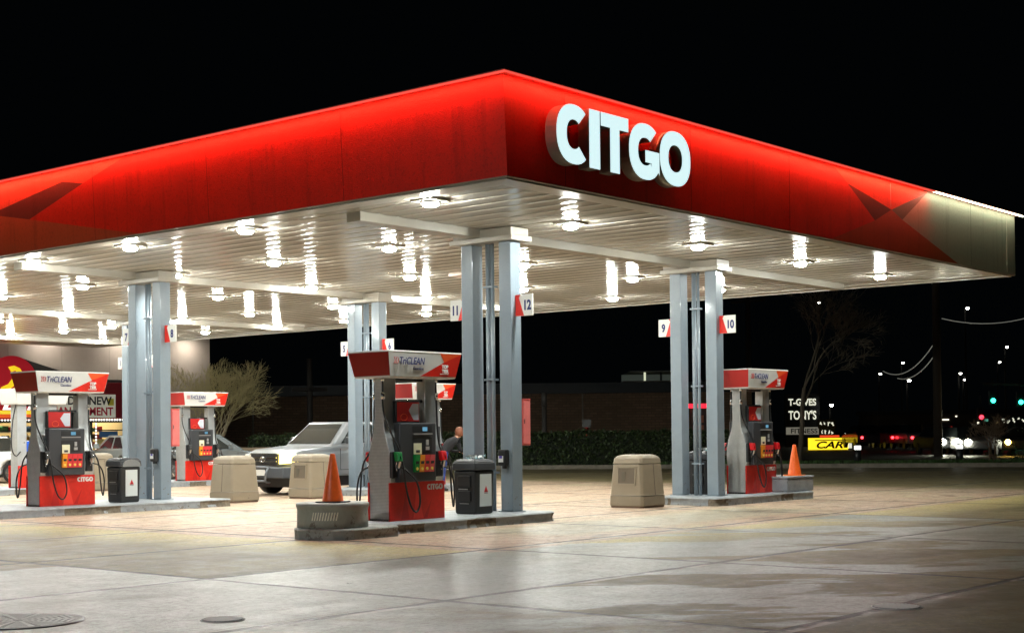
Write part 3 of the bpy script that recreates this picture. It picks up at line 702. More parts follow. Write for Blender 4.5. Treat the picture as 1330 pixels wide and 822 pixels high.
trash_can((10.42,3.8,.15), 'black trash can seen between the two right-hand posts', litter=True)

# paper towel dispensers, fire cabinets
for (x_, y_, z_, lab) in ((3.6,3.125,.84,'small black towel dispenser with a purple label on the nearest right post'),(3.47,12.1,.86,'small black towel dispenser with a white label on the left-hand right post')):
    t = empty('towel_dispenser', (x_,y_,z_)); tag(t, lab, 'towel dispenser', 'post-mounted towel dispensers')
    MB().box(-.1,-.07,.04,-.001,.1,.3).build('case', M_black, t, bevel=.025, seg=3)
    m = MB(); m.box(-.105,-.02,.1,-.1,.08,.2,0); m.box(-.108,0,.16,-.1055,.06,.2,1); m.build('label_card', [M_white, mat('purple_print',(.12,.08,.45),.5)], t)
    m = MB(); m.tube([(-.05,.0,.0),(-.05,.0,.05)],.04); m.build('outlet', M_black, t)
for (x_, y_, lab, c_) in ((3.857,3.0,'red fire extinguisher cabinet on the nearest right post','a'),(3.727,11.97,'faded red fire extinguisher cabinet on the left-hand right post beside the far pump','b')):
    t = empty('extinguisher_cabinet', (x_,y_,1.2)); tag(t, lab, 'extinguisher cabinet', 'extinguisher cabinets')
    M_ex = mat('faded_red_paint',(.7,.12,.11),.45, var=.2, vscale=10)
    MB().box(0,0,0,.2,.27,.74).build('cabinet', M_ex, t, bevel=.008)
    MB().box(.02,-.012,.03,.19,-.001,.71).build('door', mat('faded_pink_paint',(.8,.2,.19),.45, var=.12, vscale=10), t, bevel=.004)
    MB().box(-.003,-.006,.735,.205,.275,.75).build('top_edge', M_ex, t)
    MB().box(.03,-.02,.35,.045,-.0125,.42).build('latch', M_chrome, t)

# ------------------------------------------------------------------ tan waste stations
def tan_box():
    t = empty('windshield_service_bin')
    w, d = .37, .37
    def ring(z, s, ch=.045, front=0): 
        a_, b_ = w*s, d*s
        return [(-a_+ch,-b_,z),(a_-ch,-b_,z),(a_,-b_+ch,z),(a_,b_-ch,z),(a_-ch,b_,z),(-a_+ch,b_,z),(-a_,b_-ch,z),(-a_,-b_+ch,z)]
    def loft(rings, name, bevel=.012):
        m = MB(); vs = [q for r in rings for q in r]; n = 8; fs = []
        for a_ in range(len(rings)-1):
            for i in range(n): fs.append((a_*n+i, a_*n+(i+1)%n, (a_+1)*n+(i+1)%n, (a_+1)*n+i))
        m.add(vs, fs); m.add(rings[0], [list(range(8))[::-1]]); m.add(rings[-1], [list(range(8))])
        bm_o = m.build(name, M_tan, t); 
        bm = bmesh.new(); bm.from_mesh(bm_o.data); bmesh.ops.remove_doubles(bm, verts=bm.verts, dist=.0005)
        es = [e for e in bm.edges if len(e.link_faces)==2 and e.calc_face_angle(0) > .25]; bmesh.ops.bevel(bm, geom=es, offset=bevel, segments=2, affect='EDGES', profile=.5, clamp_overlap=True)
        bm.to_mesh(bm_o.data); bm.free(); return bm_o
    MB().prism([(q[0]*.97,q[1]*.97) for q in ring(0,1.03)],'z',0,.045).build('foot', mat('foot_brown',(.16,.1,.07),.6), t)  # plain brown foot below the base band
    loft([ring(.035,1.04),ring(.22,1.03)],'base_band')
    loft([ring(.228,1.015),ring(.80,.9)],'bin_body')
    loft([ring(.808,.91),ring(.91,.87,.05),ring(.955,.76,.06),ring(.975,.6,.08)],'lid')
    MB().tube([(-.08,-.02,.95),(-.08,-.02,.985)],.09,seg=20).build('lid_opening', mat('opening_dark',(.1,.09,.07),.6), t)
    # side pocket on the -x face and a vertical seam on the -y face
    def pxf(z): return -(w*(1.015-.115*(z-.228)/.572))
    m = MB(); z0, z1 = .42, .76
    for (ya,yb,za,zb) in ((-.22,-.19,z0,z1),(.17,.2,z0,z1),(-.22,.2,z1-.03,z1),(-.22,.2,z0,z0+.03)): m.hexa([(pxf(za)-.014,ya,za),(pxf(za)-.014,yb,za),(pxf(za)+.03,yb,za),(pxf(za)+.03,ya,za)],[(pxf(zb)-.014,ya,zb),(pxf(zb)-.014,yb,zb),(pxf(zb)+.03,yb,zb),(pxf(zb)+.03,ya,zb)])
    m.build('pocket_frame', M_tan, t)
    m = MB(); m.add([(pxf(z0)-.003,-.19,z0+.03),(pxf(z0)-.003,.17,z0+.03),(pxf(z1)-.003,.17,z1-.03),(pxf(z1)-.003,-.19,z1-.03)], [(0,1,2,3)]); m.build('pocket_shade', M_tanin, t)  # flat darker panel, the pocket's inner shade put into its colour
    m = MB(); m.box(pxf(.5)-.006,.02,.45,pxf(.5)+.01,.1,.66); m.build('towel_pack', mat('pack_dark',(.1,.085,.06),.5), t)
    m = MB(); f = lambda z: -(d*(1.015-.115*(z-.228)/.572))
    m.hexa([(.035,f(.23)-.003,.23),(.047,f(.23)-.003,.23),(.047,f(.23)+.01,.23),(.035,f(.23)+.01,.23)],[(.035,f(.8)-.003,.8),(.047,f(.8)-.003,.8),(.047,f(.8)+.01,.8),(.035,f(.8)+.01,.8)]); m.build('seam', mat('seam_brown',(.1,.08,.06),.6), t)
    return t
tb = tan_box(); tb.location = (8.12,3.78,0); tag(tb, 'tan plastic service bin standing alone between the nearest and right-hand islands', 'service bin', 'tan service bins')
for loc, lab, rz in (((7.72,12.28,0),'tan service bin in front of the pickup truck headlight, behind the near orange cone',0),((5.65,12.4,0),'tan service bin left of the pickup truck, right of the far pump',-PI/2),((8.0,20.9,0),'tan service bin far left, seen between the left-hand pump and its trash can',0)):
    o = copy_tree(tb); o.location = loc; o.rotation_euler = (0,0,rz); tag(o, lab, 'service bin', 'tan service bins')

# ------------------------------------------------------------------ drums, blocks, cones
def chips(o, seed=1): return o
t = empty('concrete_drum', (-.42,2.84,.15)); tag(t, 'round dark grey painted concrete drum with faded white hazard hatching under the near cone', 'concrete drum')
m = MB(); m.lathe([(.485,0),(.487,.1),(.482,.24),(.488,.27),(.5,.285),(.5,.32),(.485,.335),(.2,.336)], seg=56); m.build('drum_body', M_drum, t)
m = MB()
for k in range(10):
    a0 = math.radians(192+4.4*k); 
    q = [(.4885*math.cos(a0),.4885*math.sin(a0),.11),(.4885*math.cos(a0+.035),.4885*math.sin(a0+.035),.11),(.4885*math.cos(a0+.085),.4885*math.sin(a0+.085),.22),(.4885*math.cos(a0+.05),.4885*math.sin(a0+.05),.22)]; m.add(q, [(0,1,2,3)])
m.build('hazard_hatching', mat('faded_white',(.8,.8,.7),.6, var=.25, vscale=30), t, recalc=False)
t = empty('concrete_block', (12.33,3.2,.15)); tag(t, 'pale grey painted rectangular concrete block under the bright orange cone on the right', 'concrete block')
MB().box(-.55,-.5,0,.53,.5,.27).build('block_body', M_kerb, t, bevel=.03, seg=3); MB().box(-.56,-.51,.271,.54,.51,.31).build('block_cap', M_kerb, t, bevel=.015)
t = empty('concrete_drum', (-1.35,12.2,.15)); tag(t, 'pale grey concrete drum cut off by the left edge of the photo', 'concrete drum')
m = MB(); m.lathe([(.5,0),(.5,.3),(.49,.33),(.2,.331)], seg=40); m.build('drum_body', M_kerb, t)
t = empty('hoop_guard', (0.05,12.4,.15)); tag(t, 'bent pale grey pipe hoop guard at the left edge beside the left-hand pump', 'guard rail')
m = MB(); m.tube(crv([(-.3,-.15,0),(-.3,-.15,.6),(-.42,-.1,.85),(-.7,-.05,.98),(-1.1,0,1.0)],6), .045, 0, 12); m.build('pipe', M_kerb, t)
def cone(loc, label, rz=0, s=1):
    t = empty('traffic_cone', loc, rz); t.scale = (s,s,s); tag(t, label, 'traffic cone', 'orange cones')
    m = MB(); m.lathe([(.155,.018),(.15,.03),(.12,.2),(.085,.4),(.05,.6),(.036,.68),(.03,.69)], seg=32); m.build('cone_body', M_cone, t)
    m = MB(); m.prism([(-.2,-.15),(-.15,-.2),(.15,-.2),(.2,-.15),(.2,.15),(.15,.2),(-.15,.2),(-.2,.15)],'z',0,.018); m.build('cone_base', M_rub, t, bevel=.004)
    return t
cone((-.45,2.8,.487), 'weathered red-orange traffic cone with a black base on the grey drum', .3, .96)
o = cone((12.52,2.95,.461), 'clean bright orange traffic cone on the right-hand concrete block', .1, .92)
children(o)[0].data.materials[0] = mat('bright_cone_orange',(.95,.2,.01),.4)
m = MB(); m.box(0,0,0,.35,.3,1.25); t = empty('squeegee_station', (7.85,23.9,.02)); tag(t, 'tall bright blue windshield wash station behind the left-hand pump', 'wash station')
MB().box(0,0,0,.2,.2,.62).build('bucket', mat('blue_plastic',(.01,.09,.55),.35), t, bevel=.02); MB().box(-.02,.02,.66,.2,.2,1.28).build('towel_box', mat('blue_plastic',(.01,.09,.55),.35), t, bevel=.02)

# ------------------------------------------------------------------ vehicles
def wheel(parent, x, y, r, w, side):
    wt = MB(); wt.tube([(x,y-w/2,r),(x,y-w/2+.03,r),(x,y+w/2-.03,r),(x,y+w/2,r)], [r-.03,r,r,r-.03], 0, 28); o = wt.build('tyre', M_rub, None); 
    hub = empty('wheel'); hub.parent = parent; o.parent = hub
    yo = y+side*(w/2)
    m = MB(); m.tube([(x,yo-side*.01,r),(x,yo+side*.008,r)], r*.62, 0, 24)
    for k in range(6):
        a = k*PI/3; m.box(x-.03,yo+side*.008,r,x+.03,yo+side*.02,r+.01)
        v = [(x+math.cos(a-.18)*.08,yo+side*.02,r+math.sin(a-.18)*.08),(x+math.cos(a+.18)*.08,yo+side*.02,r+math.sin(a+.18)*.08),(x+math.cos(a+.1)*r*.58,yo+side*.012,r+math.sin(a+.1)*r*.58),(x+math.cos(a-.1)*r*.58,yo+side*.012,r+math.sin(a-.1)*r*.58)]
        m.add(v, [(0,1,2,3)], 1)
    m.build('rim', [mat('rim_dark',(.12,.12,.12),.4,metal=.5), M_chrome], hub); return hub
def side_profile(pts, arches, zb):
    """top outline (front to rear) + bottom with wheel-arch cut-outs"""
    out = list(pts)
    for (ax, ar, az) in sorted(arches, key=lambda q: -q[0]):
        h = math.sqrt(max(ar*ar-(zb-az)**2, 0)); a0 = math.atan2(zb-az, h); a1 = PI-a0
        for k in range(11): a = a0+(a1-a0)*k/10; out.append((ax+ar*math.cos(a), az+ar*math.sin(a)))
    return out
def make_vehicle(paint, truck=False, lit=False):
    t = empty('vehicle'); W_ = .9
    if truck:
        r = .37; axf, axr = .85, 4.1; zb = .42
        top = [(.02,.55),(.0,.78),(.06,.98),(.35,1.06),(1.35,1.14),(1.5,1.15),(3.2,1.17),(3.25,1.17),(5.25,1.17),(5.3,.6),(5.28,zb)]
        cab = dict(x=(1.3,1.98,3.05,3.32), z=1.145, zt=1.7)
    else:
        r = .32; axf, axr = .82, 3.5; zb = .26
        top = [(.02,.4),(.0,.58),(.1,.76),(.5,.84),(1.3,.93),(1.5,.95),(3.5,.98),(4.3,.97),(4.48,.9),(4.55,.6),(4.5,.35),(4.45,zb)]
        cab = dict(x=(1.2,2.0,3.1,3.85), z=.94, zt=1.43)
    pr_ = side_profile(top, [(axf, r+.07, r),(axr, r+.07, r)], zb) + [(.1,zb)]
    m = MB(); m.prism(pr_, 'y', -W_, W_)
    # round the nose in plan
    m.v = [(x_+ (.16*(abs(y_)/W_)**2 if x_ < .6 else 0)*(1-x_/.6 if x_ < .6 else 0), y_*(1-.04*max(0,(.6-x_)/.6)), z_) for x_, y_, z_ in m.v]
    m.build('body', paint, t, bevel=.055, seg=3)
    m = MB(); m.box(axf-.45,-W_+.22,.2,axf+.45,W_-.22,r*2+.1); m.box(axr-.45,-W_+.22,.2,axr+.45,W_-.22,r*2+.1); m.box(.3,-.75,.18,4.2,.75,.5); m.build('underbody', M_rub, t)
    x0, x1, x2, x3 = cab['x']; z0, z1 = cab['z']-.04, cab['zt']; wb, wt = W_-.06, W_-.24
    m = MB(); m.hexa([(x0,-wb,z0),(x3,-wb,z0),(x3,wb,z0),(x0,wb,z0)],[(x1,-wt,z1),(x2,-wt,z1),(x2,wt,z1),(x1,wt,z1)])
    m.build('cabin', paint, t, bevel=.05, seg=3)
    def cp(f, g_, s, e=.006):     # point on cabin side: f along (0 front-1 rear), g up
        xa = x0+(x1-x0)*g_; xb = x3+(x2-x3)*g_; return (xa+(xb-xa)*f, s*((wb+(wt-wb)*g_)+e), z0+(z1-z0)*g_)
    M_win = mat('vehicle_glass', (.02,.025,.025), .05, coat=1)
    m = MB(); e = .007
    q = [(x0-.0,-wb+.1,z0),(x0,wb-.1,z0)]
    def wp(u, g_): return (x0+(x1-x0)*g_-e, u*(wb+(wt-wb)*g_), z0+(z1-z0)*g_+e)
    m.add([wp(-.9,.12),wp(.9,.12),wp(.88,.9),wp(-.88,.9)], [(0,1,2,3)]); m.build('windscreen', M_win, t)
    m = MB(); m.add([(x3+(x2-x3)*g_+e, u*(wb+(wt-wb)*g_), z0+(z1-z0)*g_+e) for u, g_ in ((-.85,.15),(.85,.15),(.82,.88),(-.82,.88))], [(0,1,2,3)]); m.build('rear_window', M_win, t)
    for s in (-1, 1):
        for fa, fb in (((.12,.52),(.57,.9)) if not truck else ((.14,.62),(.68,.93))):
            m = MB(); m.add([cp(fa+.0,.14,s),cp(fb,.14,s),cp(fb-.01,.86,s),cp(fa+(.06 if fa<.3 else .01),.86,s)], [(0,1,2,3)]); m.build('side_window', M_win, t)
        m = MB(); m.box(x0+.42,s*(W_-.02),cab['z']+.03,x0+.55,s*(W_+.17),cab['z']+.2); m.build('mirror', M_black if truck else paint, t, bevel=.03)
        dx = x0+.25
        m = MB()
        for xx in (dx, (2.75 if truck else 2.35)): m.box(xx,s*(W_-.004),zb+.15,xx+.012,s*(W_+.002),cab['z']-.08)
        m.box(dx,s*(W_-.004),zb+.14,(2.75 if truck else 2.35),s*(W_+.002),zb+.15)
        m.build('door_gap', M_rub, t)
        m = MB(); m.box((2.5 if truck else 2.1),s*(W_-.0),cab['z']-.2,(2.68 if truck else 2.28),s*(W_+.03),cab['z']-.16); m.build('door_handle', M_black if truck else M_chrome, t, bevel=.008)
    for xx in (axf, axr):
        for s in (-1, 1): wheel(t, xx, s*(W_-.14), r, .24, s)
    # front end
    if truck:
        m = MB(); m.box(-.045,-.46,.7,.06,.46,.96); m.build('grille', M_rub, t, bevel=.02); gr = t
        m = MB(); m.box(-.06,-.46,.86,-.045,.46,.885); m.box(-.06,-.46,.78,-.045,.46,.8); m.box(-.055,-.49,.955,.02,.49,.98); m.box(-.055,-.49,.69,.02,.49,.71); m.build('grille_bar', M_chrome, t)
        m = MB(); rg = [(-.075,.09*math.cos(k/16*2*PI),.835+.065*math.sin(k/16*2*PI)) for k in range(17)]; m.tube(rg,.01,0,6); rg = [(-.078,.035*math.cos(k/12*2*PI),.835+.06*math.sin(k/12*2*PI)) for k in range(13)]; m.tube(rg,.008,0,6); rg = [(-.08,.06*math.cos(k/12*2*PI),.865+.02*math.sin(k/12*2*PI)) for k in range(13)]; m.tube(rg,.008,0,6); m.build('badge', M_chrome, t)
        m = MB(); m.prism([(-.16,-.8),(-.12,.8),(.1,.93),(.5,.95),(.5,-.95),(.1,-.93),(-.12,-.8)],'z',.4,.66); m.build('bumper', mat('bumper_charcoal',(.06,.07,.085),.45), t, bevel=.04, seg=3)
        m = MB(); m.box(-.175,-.2,.46,-.165,.12,.6); m.build('number_plate', M_white, t)
        m = MB()
        for s in (-1,1): m.tube(crv([(-.2,s*.35,.66),(-.26,s*.33,.5),(-.24,s*.3,.33),(-.1,s*.28,.3)],4),.025)
        m.tube([(-.24,-.3,.34),(-.24,.3,.34)],.025); m.tube([(-.2,-.35,.66),(-.2,.35,.66)],.025); m.build('push_bar', M_chrome if False else mat('bar_grey',(.2,.22,.25),.35,metal=.5), t)
        m = MB()
        for s in (-1,1): m.tube([(-.14,s*.68,.53),(-.115,s*.68,.53)],.06)
        m.build('fog_lamp', M_rub, t)
        for s in (-1,1):
            m = MB(); m.hexa([(-.02,s*.5,.72),(.02,s*.76,.74),(.26,s*.895,.76),(.1,s*.5,.74)],[(-.01,s*.5,.95),(.03,s*.76,.955),(.3,s*.9,.95),(.12,s*.5,.96)])
            m.build('headlight', mat('lit_headlight',(1,.85,.3),.2,emit=(1,.82,.25),es=4 if lit else 0) if s < 0 else mat('headlight_glass',(.55,.55,.5),.15,emit=(1,.9,.6),es=.2), t, bevel=.02)
        m = MB(); m.box(5.28,-.85,.45,5.4,.85,.62); m.build('rear_bumper', M_chrome, t, bevel=.03)
        m = MB(); m.box(3.45,-.8,.75,5.15,.8,1.175); m.build('bed_liner', M_rub, t)
        text('door_text','PRERUNNER',.06,'-y',(2.1,-W_-.004,.62),M_dark,t,depth=.001) if False else None
        m = MB(); m.box(1.75,-.02,1.19,2.0,.35,1.2); m.build('dash_paper', M_white, t)
    else:
        m = MB(); m.box(-.01,-.4,.5,.08,.4,.64); m.build('grille', M_rub, t, bevel=.015)
        for s in (-1,1): m = MB(); m.box(.02,s*.5,.55,.22,s*.82,.7); m.build('headlight', mat('clear_headlight',(.6,.6,.6),.15), t, bevel=.04)
        for s in (-1,1): m = MB(); m.box(4.42,s*.5,.7,4.56,s*.84,.86); m.build('tail_light', mat('tail_red',(.4,.01,.01),.2), t, bevel=.02)
    return t
M_silverpaint = mat('silver_car_paint', (.36,.385,.41), .28, metal=.5, coat=.8)
tr = make_vehicle(M_silverpaint, truck=True, lit=True); tr.name = 'pickup_truck'; tr.location = (8.2,14.42,0); tag(tr, 'silver pickup truck with a yellow lit headlight parked behind the tan bins', 'pickup truck', 'parked vehicles')
text('door_lettering','PreRunner',.09,'-y',(2.0,-.905,.72),M_dark,tr,depth=.001,shear=.2)
wc = make_vehicle(mat('white_car_paint',(.75,.77,.78),.25,coat=.6)); wc.name = 'parked_car'; wc.location = (11.3,28.2,0); wc.rotation_euler = (0,0,math.radians(115)); tag(wc, 'white car cut off by the left edge of the photo in front of the shop', 'car', 'parked vehicles')
dc = make_vehicle(mat('grey_car_paint',(.12,.14,.15),.22,coat=.8)); dc.name = 'parked_car'; dc.location = (16.9,24.0,0); dc.rotation_euler = (0,0,math.radians(150)); tag(dc, 'dark grey car whose hood shows behind the far pump and tan bin', 'car', 'parked vehicles')
sv = make_vehicle(mat('dark_silver_paint',(.3,.33,.33),.2,coat=.8)); sv.name = 'parked_car'; sv.location = (17.5,34.6,0); sv.rotation_euler = (0,0,math.radians(-100)); tag(sv, 'dark silver car parked at the shop front left of the left posts', 'car', 'parked vehicles')
# ------------------------------------------------------------------ shop on the left (front wall on y = 40)
M_wall = mat('shop_wall_panel', (.5,.43,.36), .75, var=.1, vscale=1.2, noise_bump=.2, bscale=20)
sh = empty('convenience_shop', (0,0,0)); tag(sh, 'beige panelled convenience shop with a dark red sign band and lit windows at far left', 'shop')
SX0, SX1, SY = 4.0, 26.75, 40.0
m = MB(); m.box(SX0,SY,3.75,SX1,SY+.3,7.4); m.box(22.6,SY+.001,0,SX1,SY+.299,3.749); m.box(SX1-.3,SY+.301,0,SX1,SY+12,7.4); m.box(SX0,SY+12.001,0,SX1,SY+12.3,7.4); m.box(SX0,SY+.3,7.0,SX1-.31,SY+12,7.1)
m.build('wall', M_wall, sh)
m = MB()
for xx in (6.9,9.4,11.9,14.4,16.9,19.3,21.55,24.1): m.box(xx-.012,SY-.006,3.76,xx+.012,SY-.001,7.39)
m.box(SX0,SY-.007,5.5,SX1,SY-.0015,5.53); m.build('wall_joint', mat('joint_tan',(.42,.37,.3),.7), sh)
m = MB(); m.box(SX0,SY-.05,7.4,SX1+.05,SY+.4,7.5); m.build('parapet_cap', mat('dark_brown_cap',(.06,.05,.045),.6), sh)
M_maroon = mat('maroon_band', (.2,.012,.02), .45)
m = MB(); m.box(SX0,SY-.6,2.12,22.6,SY+.0,3.6); m.build('sign_band', M_maroon, sh, bevel=.01)
m = MB(); m.prism([(16.9,3.62),(22.6,3.62),(22.6,3.7),(21.0,3.74),(19.0,4.05),(17.3,4.5),(16.9,4.5)],'y',SY-.3,SY-.01); m.build('canopy_roof', mat('awning_black',(.025,.025,.022),.6), sh)
for k in range(5):
    pass
# window wall and interior
m = MB(); 
for xx in (14.0,16.0,18.1,20.15,20.6,22.45): m.box(xx,SY-.04,.0,xx+.09,SY+.04,2.11)
m.box(SX0,SY-.04,.0,22.6,SY+.04,.35); m.box(SX0,SY-.039,1.96,22.6,SY+.039,2.11); m.box(SX0,SY-.038,1.62,22.6,SY+.038,1.67); m.build('window_frame', mat('mullion_dark',(.03,.05,.04),.4), sh)
m = MB(); m.box(SX0,SY-.006,.36,22.59,SY+.006,1.95); m.build('window_glass', mat('shop_glass',(.9,.95,.93),.03,trans=1), sh)
m = MB(); m.box(SX0,SY+5,0,22.6,SY+5.1,3); m.box(SX0,SY+.1,2.9,22.6,SY+5,2.95); m.box(22.5,SY+.1,0,22.59,SY+5,2.9); m.build('interior_wall', mat('interior_cream',(.62,.5,.28),.7), sh)
m = MB(); m.box(SX0,SY+.1,.004,22.49,SY+5,.02); m.build('interior_floor', mat('interior_tiles',(.4,.36,.28),.4), sh)
Mgoods = [mat('goods_%d' % k, c_, .5) for k, c_ in enumerate(((.6,.35,.05),(.45,.03,.03),(.06,.16,.35),(.6,.5,.2),(.08,.25,.1),(.55,.55,.5),(.12,.05,.03)))]
m = MB(); random.seed(11)
for row in range(3):
    yy = SY+1.2+row*1.3
    for zz in (.3,.62,.94,1.26,1.58):
        m.box(SX0+1,yy,zz,22,yy+.4,zz+.03,5)
        xx = SX0+1
        while xx < 21.8:
            w_ = random.uniform(.08,.35); m.box(xx,yy+.02,zz+.03,xx+w_*.92,yy+.3,zz+random.uniform(.12,.27),random.randrange(7)); xx += w_
st_ = m.build('stocked_shelving', Mgoods, sh)
for xx in (13,16,19,21.3):
    m = MB(); m.box(xx,SY+.8,2.8,xx+1.2,SY+4,2.86); m.build('ceiling_panel', mat('panel_glow',(1,1,1),.5,emit=(1,.86,.6),es=9), sh)
# window posters
m = MB(); m.box(19.7,SY-.05,1.32,20.1,SY-.045,1.6,2); m.box(19.65,SY-.05,.6,20.1,SY-.045,1.25,0); m.box(21.0,SY-.05,1.35,21.9,SY-.045,1.6,2); m.box(20.8,SY-.05,.7,21.4,SY-.045,1.28,3); m.build('window_poster', Mgoods, sh)
# string of round white window lights
m = MB()
for k in range(64): m.lathe([(.001,-.035),(.035,0),(.001,.035)], seg=8); 
m = MB()
def dot(x_, z_): m.add([(x_+.045*math.cos(a*PI/4), SY-.64, z_+.045*math.sin(a*PI/4)) for a in range(8)] + [(x_, SY-.68, z_)], [(a, (a+1)%8, 8) for a in range(8)] + [list(range(8))])
for k in range(52): dot(16+.13*k*.98, 2.07)
for k in range(9): dot(20.45, 1.9-.13*k)
m.build('light_string', mat('dot_glow',(1,1,1),.5,emit=(.95,.95,.9),es=1.6), sh, recalc=False)
# banner
bn = empty('banner', (18.3,SY-.62,2.16)); tag(bn, 'white banner reading UNDER NEW MANAGEMENT in black and red on the shop sign band', 'banner')
MB().box(0,-.012,0,3.1,0,.95).build('sheet', mat('banner_white',(.7,.69,.6),.5,emit=(.8,.78,.66),es=.18), bn)
text('banner_text','UNDER NEW',.46,'-y',(1.52,-.014,.53),M_black,bn,off=.012,width=2.75,depth=.003)
text('banner_text','MANAGEMENT',.46,'-y',(1.52,-.014,.1),mat('banner_red',(.5,.01,.04),.5),bn,off=.012,width=2.9,depth=.003)
MB().box(2.72,-.0125,.5,3.02,-.0122,.78).build('yellow_patch', mat('banner_yellow',(.7,.65,.08),.5), bn)
# disc sign with a flame
ds = empty('disc_sign', (16.65,SY-.75,3.45)); tag(ds, 'big round dark red shop sign with a yellow flame above a red and yellow band', 'shop sign')
m = MB(); m.tube([(0,.14,0),(0,0,0)], 1.1, 0, 48, smooth=False); m.build('disc', mat('disc_red',(.36,.012,.02),.4,emit=(.55,.015,.03),es=.35), ds)
fl = [(-.12,-.55),(.35,-.5),(.5,-.2),(.42,.1),(.48,.35),(.3,.62),(.05,.72),(-.2,.66),(-.05,.45),(.0,.25),(-.2,.0),(-.5,-.12),(-.55,-.4)]
m = MB(); m.prism([(x_*1.0+.0,z_) for x_, z_ in fl],'y',-.03,-.002); m.build('flame', mat('flame_yellow',(.8,.5,.02),.4,emit=(1,.72,.02),es=.75), ds)
m = MB(); m.tube(crv([(.1,-.035,.5),(-.1,-.035,.4),(.12,-.035,.28),(.15,-.035,.0),(-.1,-.035,-.2),(-.15,-.035,-.4),(.05,-.035,-.5)],5),.03,0,6)
m.tube(crv([(.25,-.035,.5),(.3,-.035,.2),(.22,-.035,-.1),(.35,-.035,-.35)],5),.022,0,6); m.build('flame_line', mat('disc_red',(.36,.012,.02)), ds)
m = MB(); m.box(-3,-.06,-1.36,1.9,.1,-.5,0); m.box(-3,-.065,-1.16,2.0,.1,-1.02,1); m.box(-3,-.064,-1.3,2.0,.1,-1.17,2); m.build('stripe_band', [mat('band_red',(.4,.01,.02),.4,emit=(.5,.01,.02),es=.3), mat('band_yellow',(.8,.55,.03),.4,emit=(1,.75,.05),es=.7), mat('band_orange',(.7,.12,.02),.4,emit=(.9,.12,.02),es=.6)], ds)
text('band_text','D F',.55,'-y',(.25,-.07,-.98),mat('text_glow',(.9,.9,.9),.4,emit=(1,1,.95),es=.9),ds,off=.02,shear=.25,width=1.7)
# air-line fixture on shop wall
m = MB(); m.tube([(22.3,SY-.05,3.1),(23.1,SY-.5,3.25),(23.7,SY-.5,3.2)],.03,0,6); m.lathe([(.02,3.1),(.12,3.15),(.02,3.35)],23.4,SY-.5,0,10); o = m.build('bent_antenna', M_black); tag(o, 'thin black bent bracket on the shop wall right of the banner', 'bracket')

# ------------------------------------------------------------------ far kerb, verge, hedge
def KL(s, off=0):      # point along the far kerb, s metres from its left end, off metres behind it
    d = Vector((.468,-.884)); nrm = Vector((.884,.468)); q = Vector((22.2,34.0)) + d*s + nrm*off; return q.x, q.y
M_fk = mat('far_kerb_concrete', (.26,.23,.18), .8, var=.4, vscale=2)
def kerb_strip(name, s0, s1, o0, o1, z0, z1, m_, kind='structure'):
    b_ = [KL(s0,o0),KL(s1,o0),KL(s1,o1),KL(s0,o1)]; m = MB(); m.hexa([(x_,y_,z0) for x_, y_ in b_],[(x_,y_,z1) for x_, y_ in b_]); o = m.build(name, m_); o['kind'] = kind; return o
kerb_strip('kerb', -20, 75, 0, .18, 0, .15, M_fk)
M_soil = mat('mulch_soil', (.035,.028,.018), .9, var=.5, vscale=3)
kerb_strip('planting_bed', -20, 75, .18, 9, 0, .13, M_soil)
kerb_strip('street', -40, 160, 9.5, 60, .0, .012, mat('asphalt_street',(.045,.045,.045),.6,var=.2))
kerb_strip('pale_line', -5, 60, -5.3, -5.18, 0, .004, mat('faded_line',(.35,.3,.18),.7,var=.5,vscale=3))
def leaf_cloud(m, n, fn, size, mi=(0,)):
    for _ in range(n):
        c_ = Vector(fn()); s_ = random.uniform(.6,1.3)*size; u = Vector((random.gauss(0,1),random.gauss(0,1),random.gauss(0,1))).normalized(); v = u.orthogonal().normalized(); v = v*math.cos(c_.x*9)+u.cross(v)*math.sin(c_.x*9)
        m.add([c_-u*s_, c_+v*s_*.6, c_+u*s_, c_-v*s_*.6], [(0,1,2,3)], random.choice(mi))
M_lf = [mat('hedge_leaf_dark',(.03,.05,.016),.6), mat('hedge_leaf',(.05,.085,.022),.5)]
random.seed(5)
def hedge_pt():
    s_ = random.uniform(1,20.4); o_ = random.choice((random.gauss(1.0,.06), random.uniform(1,2.2))); h = 1.32+.09*noise.noise(Vector((s_*.8,0,0)))+.05*noise.noise(Vector((s_*3,2,0)))
    z_ = random.uniform(.12,h) if o_ < 1.25 else h+random.gauss(0,.05); x_, y_ = KL(s_,o_); return (x_,y_,z_)
hg = empty('clipped_hedge', (*KL(19,1.6),.1)); tag(hg, 'long clipped dark green hedge behind the far kerb in front of the brick building', 'hedge')
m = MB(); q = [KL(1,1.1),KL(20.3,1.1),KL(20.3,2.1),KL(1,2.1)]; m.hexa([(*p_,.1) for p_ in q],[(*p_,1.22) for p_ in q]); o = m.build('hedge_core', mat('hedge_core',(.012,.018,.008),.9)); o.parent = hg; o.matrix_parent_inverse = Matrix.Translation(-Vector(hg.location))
m = MB(); leaf_cloud(m, 15000, hedge_pt, .06, (0,0,1)); o = m.build('foliage', M_lf, recalc=False); o.parent = hg; o.matrix_parent_inverse = Matrix.Translation(-Vector(hg.location))
# grass
m = MB(); random.seed(9)
for _ in range(9000):
    s_ = random.uniform(17,52); x_, y_ = KL(s_, random.uniform(.25,1.6)); h = random.uniform(.05,.16); a_ = random.uniform(0,6.28); dx, dy = .03*math.cos(a_), .03*math.sin(a_)
    m.add([(x_-dx,y_-dy,.13),(x_+dx,y_+dy,.13),(x_+dy,y_-dx,.13+h)], [(0,1,2)])
o = m.build('grass', mat('grass_green',(.045,.11,.02),.6), recalc=False); tag(o, 'strip of green grass behind the far kerb on the right', 'grass', kind='stuff')

